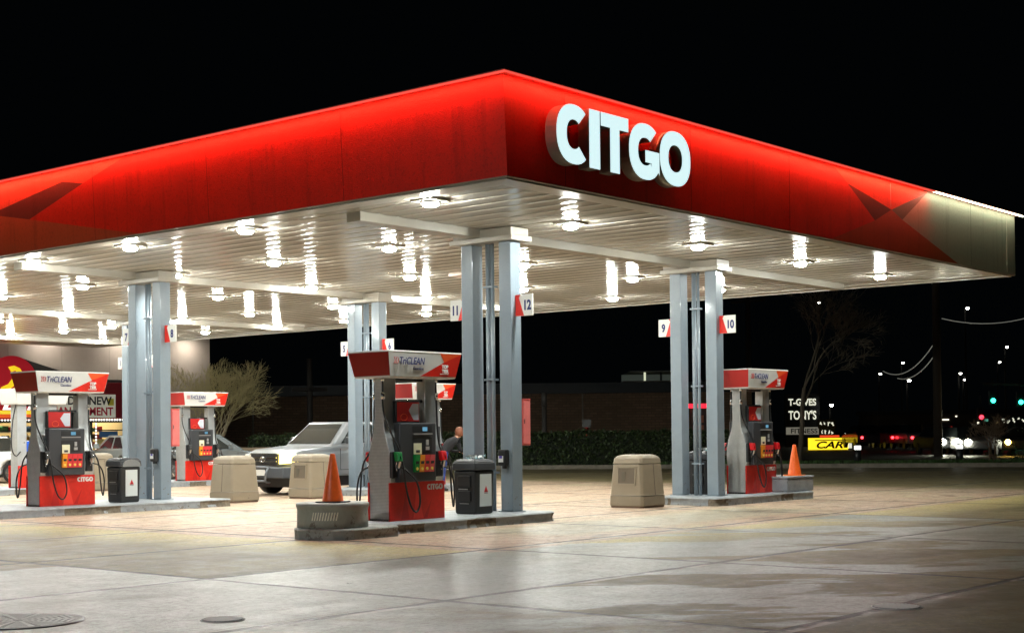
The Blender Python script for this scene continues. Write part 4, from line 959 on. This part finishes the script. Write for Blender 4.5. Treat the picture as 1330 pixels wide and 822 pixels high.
# ------------------------------------------------------------------ brick building
bm_ = bpy.data.materials.new('brown_brick'); bm_.use_nodes = True; gb = NG(bm_); bk = bm_.node_tree.nodes.new('ShaderNodeTexBrick'); tcb = bm_.node_tree.nodes.new('ShaderNodeTexCoord')
mp = bm_.node_tree.nodes.new('ShaderNodeMapping'); mp.inputs['Rotation'].default_value = (PI/2,0,0); bm_.node_tree.links.new(tcb.outputs['Object'], mp.inputs[0]); bm_.node_tree.links.new(mp.outputs[0], bk.inputs['Vector'])
bk.inputs['Color1'].default_value = (.27,.165,.1,1); bk.inputs['Color2'].default_value = (.19,.115,.07,1); bk.inputs['Mortar'].default_value = (.09,.07,.05,1); bk.inputs['Scale'].default_value = 1; bk.inputs['Brick Width'].default_value = .4; bk.inputs['Row Height'].default_value = .14; bk.inputs['Mortar Size'].default_value = .012
bb_ = bm_.node_tree.nodes['Principled BSDF']; bb_.inputs['Roughness'].default_value = .85
nb = gb.noise(tcb.outputs['Object'], .5, 5); bm_.node_tree.links.new(gb.mix(gb.ramp(nb,.35,.7,0,.55), bk.outputs['Color'], (.13,.09,.05)), bb_.inputs['Base Color'])
br = empty('brick_building', (41.5,39.6,0), math.atan2(-16.7,14.05)); tag(br, 'long low brown brick building with a dark flat roof behind the hedge', 'building')
m = MB(); m.box(-26,0,0,16,10,3.35); m.build('wall', bm_, br)
m = MB(); m.box(-26.3,-.35,3.35,16.3,10.3,3.72); m.box(-26.1,-.1,3.72,16.1,10.1,3.9); m.build('roof', mat('dark_roof_edge',(.012,.02,.024),.5), br)
for xx, w_, mm in ((-17.5,.14,0),(-9.9,.08,1),(7.2,.07,1),(-3.9,.07,1)): 
    m = MB(); m.box(xx,-.1,0,xx+w_,-.002,3.34); m.build('downpipe', [M_fk, mat('pipe_dark',(.04,.04,.035),.6)][0 if mm else 1], br)
for xx in (-13.0,-2.4): m = MB(); m.box(xx,-.35,2.35,xx+.35,-.002,2.5); m.tube([(xx+.05,-.4,2.4),(xx+.05,-.3,2.4)],.12); m.build('wall_floodlight', mat('flood_grey',(.3,.3,.28),.4), br)
for xx in (-20,-6): m = MB(); m.box(xx,-.02,0,xx+1,.02-.022,2.1); m.build('service_door', mat('door_brown',(.06,.04,.03),.6), br)
lw = empty('low_wall', (22.6,33.2,0), math.atan2(-.884,.468)); tag(lw, 'low reddish brick wall with a pale coping behind the pickup truck hood', 'wall')
MB().box(-.5,0,.0,4.5,.3,.78).build('brickwork', mat('red_brick_plain',(.25,.05,.04),.8,var=.5,vscale=6), lw); MB().box(-.55,-.04,.78,4.55,.34,.9).build('coping', mat('coping_tan',(.4,.3,.2),.7), lw)
# parking deck strip with lit opening behind
pk = empty('parking_deck', (62.5,36.7,0), math.atan2(-16.7,14.05)); tag(pk, 'dim lit upper deck opening seen above the brick roof left of the right-hand posts', 'parking deck')
MB().box(-5.3,0,4.35,-1.6,6,4.45).build('floor_slab', M_fk, pk); MB().box(-4.9,0,4.98,-1.6,6,5.06).build('top_slab', mat('slab_pale',(.5,.5,.45),.7), pk); MB().box(-5.1,4,4.46,-1.6,4.2,4.97).build('back_wall', mat('deck_grey_green',(.22,.25,.22),.8,emit=(.2,.24,.2),es=.12), pk)
for xx in (-4.0,-3.0,-2.0): MB().box(xx,.3,4.46,xx+.12,.42,4.97).build('deck_post', M_black if xx > -3.5 else mat('post_lit',(.6,.6,.5),.5,emit=(.8,.85,.6),es=.8), pk)

# ------------------------------------------------------------------ trees and shrubs
def tree(name, loc, h, label, trunks, depth, spread, col, tw, seed, group=None, r0=.09, twig_r=.006, crown_z=None, cat='tree', lean=0):
    random.seed(seed); t = empty(name, loc); tag(t, label, cat, group)
    T = MB(); K = MB()
    def grow(p_, d_, L, r, lev):
        pts = [p_]; rs = [r]; n_ = 4; dd = d_
        for i in range(n_):
            dd = (dd + Vector((random.gauss(0,.13),random.gauss(0,.13),random.gauss(0,.07)))).normalized(); pts.append(pts[-1]+dd*L/n_); rs.append(r*(1-.4*(i+1)/n_))
        (T if lev < 2 else K).tube(pts, rs, 0, 6 if lev < 2 else 3, caps=False)
        if lev >= depth: return
        nb_ = random.choice(tw)
        for k in range(nb_):
            i_ = random.choice((2,3,4)) if lev > 0 else random.choice((3,4)); 
            a_ = random.uniform(0,2*PI); sp_ = random.uniform(.45,1.0)*spread
            side_ = dd.orthogonal().normalized(); side_ = (Matrix.Rotation(a_,3,dd) @ side_)
            nd = (dd + side_*sp_ + Vector((lean*.1,0,.12))).normalized()
            grow(pts[i_], nd, L*random.uniform(.58,.8), max(rs[i_]*.62, twig_r), lev+1)
    for k in range(trunks):
        a_ = 2*PI*k/trunks+random.uniform(-.3,.3); d_ = Vector((math.cos(a_)*.17, math.sin(a_)*.17, 1)).normalized() if trunks > 1 else Vector((0,0,1))
        grow(Vector((math.cos(a_)*.1*(trunks>1), math.sin(a_)*.1*(trunks>1), 0)), d_, h*.36, r0, 0)
    T.build('trunk', mat(name+col[0], col[1], .8), t, recalc=False); K.build('crown', mat(name+'_twig'+col[0], col[2], .8), t, recalc=False); return t
tree('bare_tree', (22.3,34.5,0), 4.5, 'bare multi-trunked tree with fine pale twigs behind the far pump', 8, 6, .55, ('_pale',(.42,.36,.24),(.6,.53,.28)), (3,3,3), 4, r0=.065, twig_r=.006)
tree('bare_tree', (36.2,16.0,.1), 8.2, 'tall dark leafless tree behind the right-hand pump and bright cone', 1, 6, .7, ('_dim',(.14,.115,.08),(.14,.115,.08)), (3,3,4), 21, r0=.11, twig_r=.009)
names = ['thick twiggy','tangled','loose','taller','low','spreading','dense','thin']
for k in range(8):
    s_ = 29.5+3.1*k; x_, y_ = KL(s_, 3.0+1.3*(k%2)); hh = [1.9,2.2,2.4,3.0,3.2,2.9,3.0,2.6][k]
    tree('bare_shrub', (x_,y_,.1), hh, '%s leafless shrub behind the far kerb, %s counting rightwards from the bright cone' % (names[k], ords[k].replace('nearest','first')), 6, 5, .6, ('_brown',(.16,.1,.06),(.2,.13,.075)), (2,3,3), 40+k, group='leafless shrubs along the verge', r0=.03, twig_r=.006, cat='shrub')
random.seed(31)
for k in range(5):
    s_ = 31+4.4*k; x_, y_ = KL(s_, 2.2); m = MB()
    leaf_cloud(m, 700, lambda: (random.gauss(0,.75), random.gauss(0,.75), abs(random.gauss(.25,.3))), .05, (0,1)); o = m.build('low_bush', M_lf, recalc=False); o.location = (x_,y_,.12)
    tag(o, 'low leafy dark bush at the kerb under the bare shrubs, %s from the bright cone' % ords[k], 'bush', 'low bushes on the verge')

# ------------------------------------------------------------------ bollard lights, poles, lamps, wires
M_bl = mat('bollard_glow', (1,1,1), .5, emit=(1,1,.94), es=6); M_polem = mat('pole_dark', (.06,.055,.05), .7)
for k, (x_, y_) in enumerate(((32.85,15.3),(35.0,12.9),(37.3,10.0))):
    t = empty('bollard_light', (x_,y_,.1)); tag(t, 'short bollard with a glowing white top, %s' % ['just right of the right-hand pump','right of the yellow sign','right of the bright headlights'][k], 'bollard light', 'bollard lights')
    m = MB(); m.lathe([(.13,0),(.13,.52),(.1,.53)], seg=20); m.build('post', M_black, t); m = MB(); m.lathe([(.115,.53),(.115,.66)], seg=20); m.build('lamp', M_bl, t); m = MB(); m.lathe([(.14,.66),(.14,.68),(.02,.72)], seg=20); m.build('cap', M_black, t)
def street_lamp(x_, y_, z_, label, glow=(.95,.95,.85), es=60, two=False, ph=None):
    t = empty('street_lamp', (x_,y_,0)); tag(t, label, 'street lamp', 'distant street lamps'); ht = z_+.15
    m = MB(); m.tube([(.9,.6,0),(.9,.6,ht),(.5,.3,ht+.2),(0,0,ht)], [.11,.07,.05,.05], 0, 8); m.build('pole', M_polem, t)
    m = MB(); m.box(-.3,-.15,ht-.08,.3,.15,ht+.06); m.build('lamp_head', M_black, t)
    m = MB(); m.lathe([(.001,ht-.24),(.1,ht-.2),(.14,ht-.14),(.13,ht-.085)], seg=14); m.build('lamp', mat('lamp_glow_%d' % int(es), glow, .5, emit=glow, es=es), t)
L_ = [((101.7,36.6,11.1),'tall distant street lamp, highest of the lamps right of the canopy',60),((133.3,45.7,9.5),'distant street lamp near the right edge above the green lights',50),((130.2,49.4,6.85),'upper of two stacked distant street lamps left of the green lights',40),((130.4,49.0,6.2),'lower of two stacked distant street lamps left of the green lights',60),
 ((124.9,55.7,6.9),'distant street lamp, leftmost of those under the sagging wires',30),((126.4,53.9,8.0),'distant street lamp just above the sagging wire ends',35),((89.2,36.0,4.9),'bright distant street lamp at the lower end of the sagging wires',50),((93.8,45.9,11.7),'twin distant lamp high under the canopy edge beside the tall bare tree',40),((142.6,50.2,8.4),'small faint distant street lamp between the sagging wire and the traffic lights',25),
 ((84.5,40.0,3.1),'small distant lamp just right of the stacked white sign letters',60)]
for p_, lb, es in L_: street_lamp(*p_, lb, es=es*.6)
def far_lights(name, pts, r, col, es, label, cat, group=None):
    pass
def up(x_, y_, h, label):
    t = empty('utility_pole', (x_,y_,-.6)); tag(t, label, 'utility pole', 'utility poles'); m = MB(); m.tube([(0,0,0),(0,0,h)],[.22,.15],0,12); m.build('pole', mat('utility_wood',(.07,.055,.04),.85), t)
    m = MB(); m.box(-.06,-1.2,h-1,.06,1.2,h-.85); m.build('crossarm', mat('utility_wood',(.07,.055,.04),.85), t)
up(52.4,17.5,13,'thick wooden utility pole at the right that the sagging wires hang from'); up(66,36,11,'distant wooden utility pole left of the sagging wires'); up(64,12.5,14,'wooden utility pole behind the right traffic light')
M_wire = mat('wire_glint_glow', (.6,.6,.55), .35, emit=(.6,.6,.52), es=.2)  # faint emission stands in for lamplight reflected off the wires
def wire(a_, b_, sag, label, r=.022, seg=16):
    a_, b_ = Vector(a_), Vector(b_); m = MB(); m.tube([a_.lerp(b_, k/seg) - Vector((0,0,4*sag*(k/seg)*(1-k/seg))) for k in range(seg+1)], r, 0, 5); o = m.build('overhead_wire', M_wire if r > .015 else M_polem); tag(o, label, 'wire', 'overhead wires')
wire((60.1,24.0,4.5),(52.4,17.5,5.6),.75,'upper pale wire sagging to the left of the thick utility pole')
wire((60.6,23.4,4.1),(52.4,17.5,5.0),.45,'lower pale wire sagging to the left of the thick utility pole')
wire((52.6,17.3,6.6),(62.5,13.5,8.6),.9,'long pale wire sagging to the right of the thick utility pole')
wire((36,50,9),(64,12.5,12),2.2,'thin dark wire crossing the sky under the canopy', r=.012)
# poles near the brick building
o = MB().tube([(32.6,25.7,0),(32.6,25.7,2.45)],.11,0,10).tube([(32.6,25.7,2.45),(32.6,25.7,3.0)],.12,0,10).build('post', M_polem); o.name = 'dark_post'; tag(o, 'dark post in front of the brick building right of the nearest posts', 'post')
t = empty('utility_pole', (33.1,40.5,0)); tag(t, 'dark lamp pole in front of the brick building behind the pickup truck', 'utility pole', 'utility poles'); MB().tube([(0,0,0),(0,0,5)],.14).build('pole', M_polem, t); MB().box(-.6,-.6,3.45,.6,.6,3.6).build('crossarm', M_polem, t)
t = empty('parking_sign', (*KL(14.3,3.2),.0)); tag(t, 'small dim sign on a red post rising behind the hedge', 'sign'); MB().box(-.05,-.05,0,.05,.05,1.55).build('post', mat('red_post',(.4,.02,.015),.5,), t); 
MB().hexa([(.1,-.14,1.56),(.11,-.13,1.56),(-.09,.15,1.56),(-.1,.14,1.56)],[(.1,-.14,1.86),(.11,-.13,1.86),(-.09,.15,1.86),(-.1,.14,1.86)]).build('face', mat('sign_face_grey',(.1,.1,.095),.5), t)
# ------------------------------------------------------------------ lit roadside signs
VW = math.atan2(-.765,.644)     # signs roughly face the station
def sgn(name, x_, y_, label, cat='sign', rz=VW): t = empty(name, (x_,y_,0), rz); tag(t, label, cat); return t
M_tg = mat('white_text_glow', (.9,.9,.8), .5, emit=(.95,.95,.75), es=.8); M_tg2 = mat('dim_text_glow', (.3,.3,.28), .5, emit=(.3,.28,.22), es=.5)
t = sgn('pylon_sign', 84.1, 42.2, 'tall stacked roadside sign with white letters ending in ONY\'S beside the bare tree')
MB().box(-1.3,.1,0,1.3,.4,4.0).build('panel', mat('sign_black',(.01,.01,.01),.5), t)
text('sign_text','T-GIVES',.7,'-y',(0,.09,3.15),M_tg,t,off=.02,width=2.1); text('sign_text',"TONY'S",.9,'-y',(0,.09,2.1),M_tg,t,off=.02,width=2.1)
MB().box(-1.25,.06,.95,1.25,.099,1.5).build('name_panel', M_tg2, t); text('sign_text','FITNESS',.5,'-y',(.1,.05,1.05),mat('sign_black',(.01,.01,.01)),t,off=.01,width=2.0)
text('sign_text','RESTAURANT',.3,'-y',(0,.09,.45),mat('brown_text_glow',(.2,.06,.02),.5,emit=(.2,.07,.02),es=.5),t,width=2.2) if False else None
t = sgn('box_sign', 71.7, 33.5, 'glowing yellow sign with dark CAR lettering and a red top line behind the bright cone')
MB().box(-1.28,0,-.15,1.25,.3,.78).build('lightbox', mat('yellow_glow',(1,.8,.05),.5,emit=(1,.72,.02),es=1.35), t)
MB().box(1.28,0,.1,1.5,.3,.7).build('side_lightbox', mat('white_text_glow',(.9,.9,.8)), t)
text('sign_text','CAR',.62,'-y',(-.0,-.01,.12),M_black,t,off=.02,width=1.75,shear=.3); MB().box(-.9,-.012,.6,1.0,-.002,.66).build('rule', M_black, t)
text('sign_text','DOCTOR',.2,'-y',(.1,-.01,.86),mat('red_text_glow',(1,.1,.05),.5,emit=(1,.08,.02),es=1.6),t,width=1.6,off=.006) if False else None
MB().box(-.55,0,.82,.7,.1,.95).build('red_strip', mat('red_text_glow',(1,.1,.05),.5,emit=(1,.08,.02),es=.9), t)
MB().box(-.1,.1,-1,.1,.25,-.15).build('post', M_polem, t)
random.seed(77)
def glyphs(x_, y_, z_, n_, h, mt, label):
    t = empty('roadside_sign', (x_,y_,0), VW); tag(t, label, 'sign', 'illegible distant signs'); m = MB(); w_ = n_*h*.8
    for k in range(n_):
        xx = -w_/2+k*h*.8
        for q in range(3): a0 = (xx+random.uniform(0,h*.5), z_+random.uniform(0,h*.8)); a1 = (xx+random.uniform(0,h*.5), z_+random.uniform(0,h*.8)); m.tube([(a0[0],-.02,a0[1]),(a1[0],-.02,a1[1]+.05)],h*.09,0,5)
    m.build('lit_letters', mt, t); MB().box(-w_/2-.1,0,z_-.15,w_/2,.15,z_+h+.1).build('panel', mat('sign_black',(.01,.01,.01)), t); MB().tube([(0,.1,-1),(0,.1,z_)],.12).build('post', M_polem, t)
glyphs(76.3,36.0,1.55,4,.34,M_tg,'small illegible white-lettered sign right of the stacked white sign')
glyphs(76.3,36.0,1.0,4,.3,M_tg,'low illegible white-lettered sign under the lamp near the yellow sign')
glyphs(84.5,26.2,1.6,5,.42,M_tg,'illegible white-lettered sign under the right traffic light')
glyphs(84.6,26.3,.85,6,.5,M_tg,'wide illegible white-lettered sign at the right edge above the amber light')
glyphs(83.6,27.3,1.1,6,.36,M_tg2,'dim illegible sign under the red signal')
glyphs(80.5,31.0,1.1,5,.34,M_tg2,'dim illegible sign above the far tail lights')
glyphs(62.2,21.7,.95,4,.55,mat('red_glyph_glow',(1,.1,.05),.5,emit=(1,.05,.03),es=.5),'tall dim red illegible sign left of the bright headlights')
# traffic signals
def signal(x_, y_, z_, col, label, name='traffic_light', es=14):
    t = empty(name, (x_,y_,0), VW); tag(t, label, 'traffic light', 'traffic lights')
    MB().box(-.25,0,z_-.3,.22,.3,z_+.7).build('housing', M_black, t); MB().tube([(0,.0,z_),(0,-.06,z_)],0.15,0,16).build('lamp', mat('signal_%s' % name[:2]+str(col[0]), col, .5, emit=col, es=es), t)
    MB().tube([(0,.15,z_+.9),(0,.15,z_+1.5)],.06).build('hanger', M_polem, t)
signal(83.55,27.28,3.18,(.02,1,.5),'left green traffic light near the right edge of the photo'); signal(84.77,25.83,3.05,(.02,1,.5),'right green traffic light at the right edge of the photo')
signal(83.0,27.9,2.05,(1,.03,.05),'red signal light lower left of the green traffic lights', es=6)
t = empty('signal_mast', (88.6,21.4,0)); tag(t, 'dark mast and arm holding the traffic lights at the right edge', 'mast'); MB().tube([(0,0,0),(0,0,4.0),(-5.4,6.4,4.35)],.1).build('mast_arm', M_polem, t)
# traffic on the street: small cars seen as lights
def far_car(x_, y_, rz, label, front, cpaint, em=None, es=20, z=-.7, r=.1):
    t = empty('distant_car', (x_,y_,z), rz); tag(t, label, 'car', 'cars on the far street')
    m = MB(); m.prism([(-2.2,.3),(2.2,.3),(2.25,.75),(1.4,.92),(-1.6,.95),(-2.25,.85)],'y',-.88,.88); m.build('body', mat('far_paint_%s' % cpaint, {'dark':(.03,.03,.035),'grey':(.15,.15,.16),'red':(.2,.02,.02)}[cpaint], .3, coat=.5), t, bevel=.06)
    m = MB(); m.hexa([(-1.5,-.8,.93),(1.2,-.8,.9),(1.2,.8,.9),(-1.5,.8,.93)],[(-.9,-.62,1.42),(.5,-.62,1.42),(.5,.62,1.42),(-.9,.62,1.42)]); m.build('cabin', M_glass, t, bevel=.04)
    s_ = 1 if front else -1
    for y__ in (-.62,.62):
        m = MB(); m.tube([(s_*2.24,y__,.66),(s_*2.3,y__,.66)],r,0,14); m.build('headlight' if front else 'tail_light', mat('far_%s_%d' % ('head' if em is None else em, int(es)), (1,1,.9), .4, emit={'white':(1,1,.75),'amber':(1,.6,.1),'red':(1,.03,.04)}[em or ('white' if front else 'red')], es=es), t)
    for wx in (-1.4,1.4):
        for wy in (-.8,.8): m = MB(); m.tube([(wx,wy-.1,.3),(wx,wy+.1,.3)],.3,0,14); m.build('tyre', M_rub, t)
back = math.atan2(-.644,-.765)
far_car(58.5,20.0,back,'oncoming far car whose white headlights are the brightest spot on the right',True,'dark',es=150,r=.16,z=0)
far_car(57.4,18.2,back,'second oncoming far car with slightly yellower headlights, right of the brightest one',True,'grey','white',es=90,r=.15,z=0)
far_car(56.6,15.9,back,'far car with amber headlights at the right edge of the photo',True,'dark','amber',es=50,r=.13,z=0)
for k, (x_, y_) in enumerate(((70.8,30.6),(70.2,28.3),(68.2,26.1),(69.5,25.9),(70.0,22.4)  )):
    far_car(x_,y_,math.atan2(.644,.765),'far car showing small red tail lights, %s' % ['left of the dim bushes','above the middle bollard light','in the queue left of the bright headlights','just left of the bright headlights','under the red signal','directly right of the yellow sign'][k],False,['dark','red','grey'][k%3],'red',es=9,z=.15,r=.08)
t = empty('strip_mall', (95.2,30.2,0), VW); tag(t, 'long low dark row of far shops with small scattered lit signs across the street', 'building')
L__ = 34
MB().box(-10.5,0,0,17,6,2.4).build('wall', mat('far_shop_wall',(.05,.035,.025),.8), t); MB().box(-10.7,-.8,2.4,17.2,6.2,2.7).build('roof', mat('far_shop_roof',(.02,.02,.02),.8), t)
random.seed(101)
GL = [mat('far_white_glow',(1,1,.8),.5,emit=(1,.95,.75),es=1.6), mat('far_red_glow',(1,.1,.1),.5,emit=(1,.05,.05),es=1.6), mat('far_dim_glow',(.5,.4,.2),.5,emit=(.7,.5,.2),es=.35), mat('far_green_glow',(.3,1,.7),.5,emit=(.2,.7,.5),es=.4)]
for k in range(52):
    xx = -10+26.5*random.random(); zz = random.uniform(.5,2.2); w_ = random.choice((.12,.12,.18,.5)); h_ = random.choice((.1,.14,.18))
    MB().box(xx,-.06,zz,xx+w_,-.002,zz+h_).build('lit_sign', random.choice((GL[0],GL[1],GL[1],GL[2],GL[2],GL[3],GL[0])), t)

# red-lit kiosk seen between the right posts
t = empty('kiosk', (36.6,20.9,.1), math.atan2(-16.7,14.05)); tag(t, 'dark kiosk with a glowing red light bar seen between the right-hand posts', 'kiosk')
MB().box(-.75,0,2.2,.9,.5,2.38).build('light_bar', mat('red_bar_glow',(1,.05,.08),.5,emit=(1,.02,.05),es=1.3), t); MB().box(-.2,.05,0,.75,.5,2.19).build('cabinet', mat('kiosk_dark',(.05,.025,.02),.5), t)
m = MB(); m.box(-.15,.02,1.6,.3,.049,1.9); m.box(-.15,.02,1.15,.3,.049,1.5); m.box(.0,.015,.5,.06,.048,1.9); m.build('panel_lettering', mat('kiosk_panel',(.35,.1,.05),.5), t)

t = empty('lot_lamp', (-31,2,0)); tag(t, 'added fill lamp with pole and flat white head, out of frame on the left', 'street lamp')  # unseen lamp added to light the foreground and left-facing sides
m = MB(); m.tube([(0,0,0),(0,0,8.6)],[.11,.07],0,12); m.build('pole', M_polem, t)
m = MB(); m.hexa([(.1,-.35,8.5),(.95,-.35,8.62),(.95,.35,8.62),(.1,.35,8.5)],[(.1,-.35,8.6),(.95,-.35,8.72),(.95,.35,8.72),(.1,.35,8.6)]); m.build('lamp_head', M_black, t, bevel=.01)
m = MB(); m.add([(.18,-.3,8.49),(.18,.3,8.49),(.9,.3,8.595),(.9,-.3,8.595)], [(0,1,2,3)]); m.build('lamp', mat('lot_lamp_glow',(1,1,1),.5,emit=(.93,.97,1),es=3000), t, recalc=False)
for xx in (18.5,22.0,25.4):  # unseen lamps added to brighten the shop wall
    t = empty('wall_lamp', (xx,SY-.7,5.6 if xx > 22 else 5.7)); tag(t, 'added shaded lamp washing the beige shop wall, %s' % {18.5:'hidden behind the canopy on the left',22.0:'hidden behind the canopy in the middle',25.4:'nearest the wall corner'}[xx], 'fill lamp')
    MB().tube([(0,.7,0),(0,0,.1)],.03,0,8).build('arm', M_black, t); MB().box(-.15,-.12,.02,.15,.12,.12).build('shade', M_black, t); MB().box(-.12,-.09,0,.12,.09,.018).build('lamp', mat('wall_lamp_glow',(1,1,1),.5,emit=(1,.93,.84),es=260), t)

# ------------------------------------------------------------------ person by the rear pump
def person(loc, rz):
    t = empty('person', loc, rz); tag(t, 'person in black jacket and blue jeans bending forward behind the nearest pump', 'person')
    J = {}; vs = []; es = []; rs = []
    def V(n_, p_, r_, par=None):
        vs.append(p_); rs.append(r_); J[n_] = len(vs)-1
        if par is not None: es.append((J[par], J[n_]))
    V('pel',(0,0,.93),(.15,.12)); V('wai',(.1,0,1.04),(.13,.12),'pel'); V('che',(.27,0,1.17),(.16,.13),'wai'); V('nek',(.39,0,1.28),(.055,.055),'che'); V('hd0',(.44,0,1.33),(.075,.07),'nek'); V('hd1',(.48,0,1.4),(.095,.085),'hd0'); V('hd2',(.495,0,1.47),(.07,.065),'hd1')
    for s_, n_ in ((1,'l'),(-1,'r')):
        V('hip'+n_,(0,s_*.1,.88),(.1,.1),'pel'); V('kne'+n_,(.06*s_+.02,s_*.12,.5),(.07,.07),'hip'+n_); V('ank'+n_,(.04*s_-.04,s_*.12,.09),(.045,.045),'kne'+n_); V('toe'+n_,(.04*s_+.12,s_*.13,.04),(.04,.03),'ank'+n_)
        V('sho'+n_,(.3,s_*.19,1.23),(.065,.065),'che'); V('elb'+n_,(.36,s_*.25,.97),(.048,.048),'sho'+n_); V('wri'+n_,(.52,s_*.17,.96),(.03,.03),'elb'+n_); V('pal'+n_,(.59,s_*.16,.95),(.036,.018),'wri'+n_)
        for f_, (dy, L, dz) in enumerate(((-.03,.075,-.02),(-.011,.085,-.015),(.009,.08,-.02),(.028,.062,-.03))):
            V('f%d%s'%(f_,n_),(.61,s_*.16+dy,.945),(.009,.009),'pal'+n_); V('g%d%s'%(f_,n_),(.61+L*.6,s_*.16+dy,.94+dz),(.008,.008),'f%d%s'%(f_,n_)); V('h%d%s'%(f_,n_),(.61+L*.75,s_*.16+dy,.915+dz),(.007,.007),'g%d%s'%(f_,n_))
        V('t0'+n_,(.56,s_*.12,.95),(.01,.01),'pal'+n_); V('t1'+n_,(.6,s_*.09,.94),(.008,.008),'t0'+n_)
    me = bpy.data.meshes.new('body'); me.from_pydata(vs, es, []); o = bpy.data.objects.new('tmp', me); C.objects.link(o)
    o.modifiers.new('s','SKIN'); sv_ = me.skin_vertices[0].data
    for i, r_ in enumerate(rs): sv_[i].radius = r_
    sv_[0].use_root = True; ss = o.modifiers.new('ss','SUBSURF'); ss.levels = 2; ss.render_levels = 2
    dg = bpy.context.evaluated_depsgraph_get(); dg.update(); nm = bpy.data.meshes.new_from_object(o.evaluated_get(dg)); bpy.data.objects.remove(o); nm.name = 'body'
    body = bpy.data.objects.new('body', nm); C.objects.link(body); body.parent = t
    nm.materials.clear()
    for mm in (mat('skin',(.5,.26,.16),.5), mat('black_jacket',(.006,.006,.008),.9), mat('blue_jeans',(.015,.035,.16),.8), mat('shoes',(.03,.03,.03),.5)): nm.materials.append(mm)
    for f in nm.polygons:
        c_ = f.center; f.use_smooth = True
        f.material_index = 3 if c_.z < .09 else 2 if c_.z < .95 and c_.x < .3 else 0 if (c_.z > 1.29 and c_.x > .35) or (c_.x > .53 and c_.z < 1.1) else 1
    m = MB(); m.lathe([(.004,1.555),(.06,1.545),(.1,1.49),(.108,1.42),(.1,1.35),(.085,1.32)], .465, 0, 0, 20); m.build('hair', mat('auburn_hair',(.16,.05,.02),.6), t)
    m = MB(); dx, dz = .135, -.18
    m.hexa([(.42+dx,-.018,1.555+dz),(.44+dx,-.012,1.55+dz),(.44+dx,.012,1.55+dz),(.42+dx,.018,1.555+dz)],[(.42+dx,-.008,1.6+dz),(.425+dx,-.005,1.6+dz),(.425+dx,.005,1.6+dz),(.42+dx,.008,1.6+dz)])
    m.box(.415+dx,-.025,1.515+dz,.43+dx,.025,1.522+dz,1); m.box(.42+dx,-.045,1.61+dz,.434+dx,-.022,1.62+dz,1); m.box(.42+dx,.022,1.61+dz,.434+dx,.045,1.62+dz,1); m.build('face_features', [MATS['skin'], M_dark], t, bevel=.002)
    return t
person((11.62,11.95,.0), math.radians(-20))

# ------------------------------------------------------------------ world, camera, render settings
w = bpy.data.worlds.new('World'); sc.world = w; w.use_nodes = True
bg = w.node_tree.nodes['Background']; bg.inputs[0].default_value = (.0006,.0009,.0011,1); bg.inputs[1].default_value = 1.0
cam = bpy.data.cameras.new('camera'); co = bpy.data.objects.new('camera', cam); C.objects.link(co); sc.camera = co
yaw, pitch, roll = .7001, .0178, -.0105
F = Vector((math.cos(yaw)*math.cos(pitch), math.sin(yaw)*math.cos(pitch), math.sin(pitch))); R = Vector((math.sin(yaw), -math.cos(yaw), 0)); U = R.cross(F)
R, U = math.cos(roll)*R+math.sin(roll)*U, -math.sin(roll)*R+math.cos(roll)*U
Mx = Matrix((R, U, -F)).transposed().to_4x4(); Mx.translation = Vector((-14.1403,-11.9499,1.43)); co.matrix_world = Mx
cam.sensor_width = 36; cam.lens = 1897.5/1330*36; cam.shift_y = 115.04/1330; cam.clip_start = .1; cam.clip_end = 2000
sc.view_settings.view_transform = 'Standard'; sc.view_settings.look = 'None'; sc.view_settings.exposure = 0; sc.view_settings.gamma = 1; sc.view_settings.use_curve_mapping = False
sc.cycles.use_denoising = True; sc.cycles.max_bounces = 6; sc.cycles.diffuse_bounces = 4; sc.cycles.glossy_bounces = 3; sc.cycles.sample_clamp_indirect = 6; sc.cycles.use_light_tree = True; sc.cycles.caustics_reflective = False; sc.cycles.caustics_refractive = False
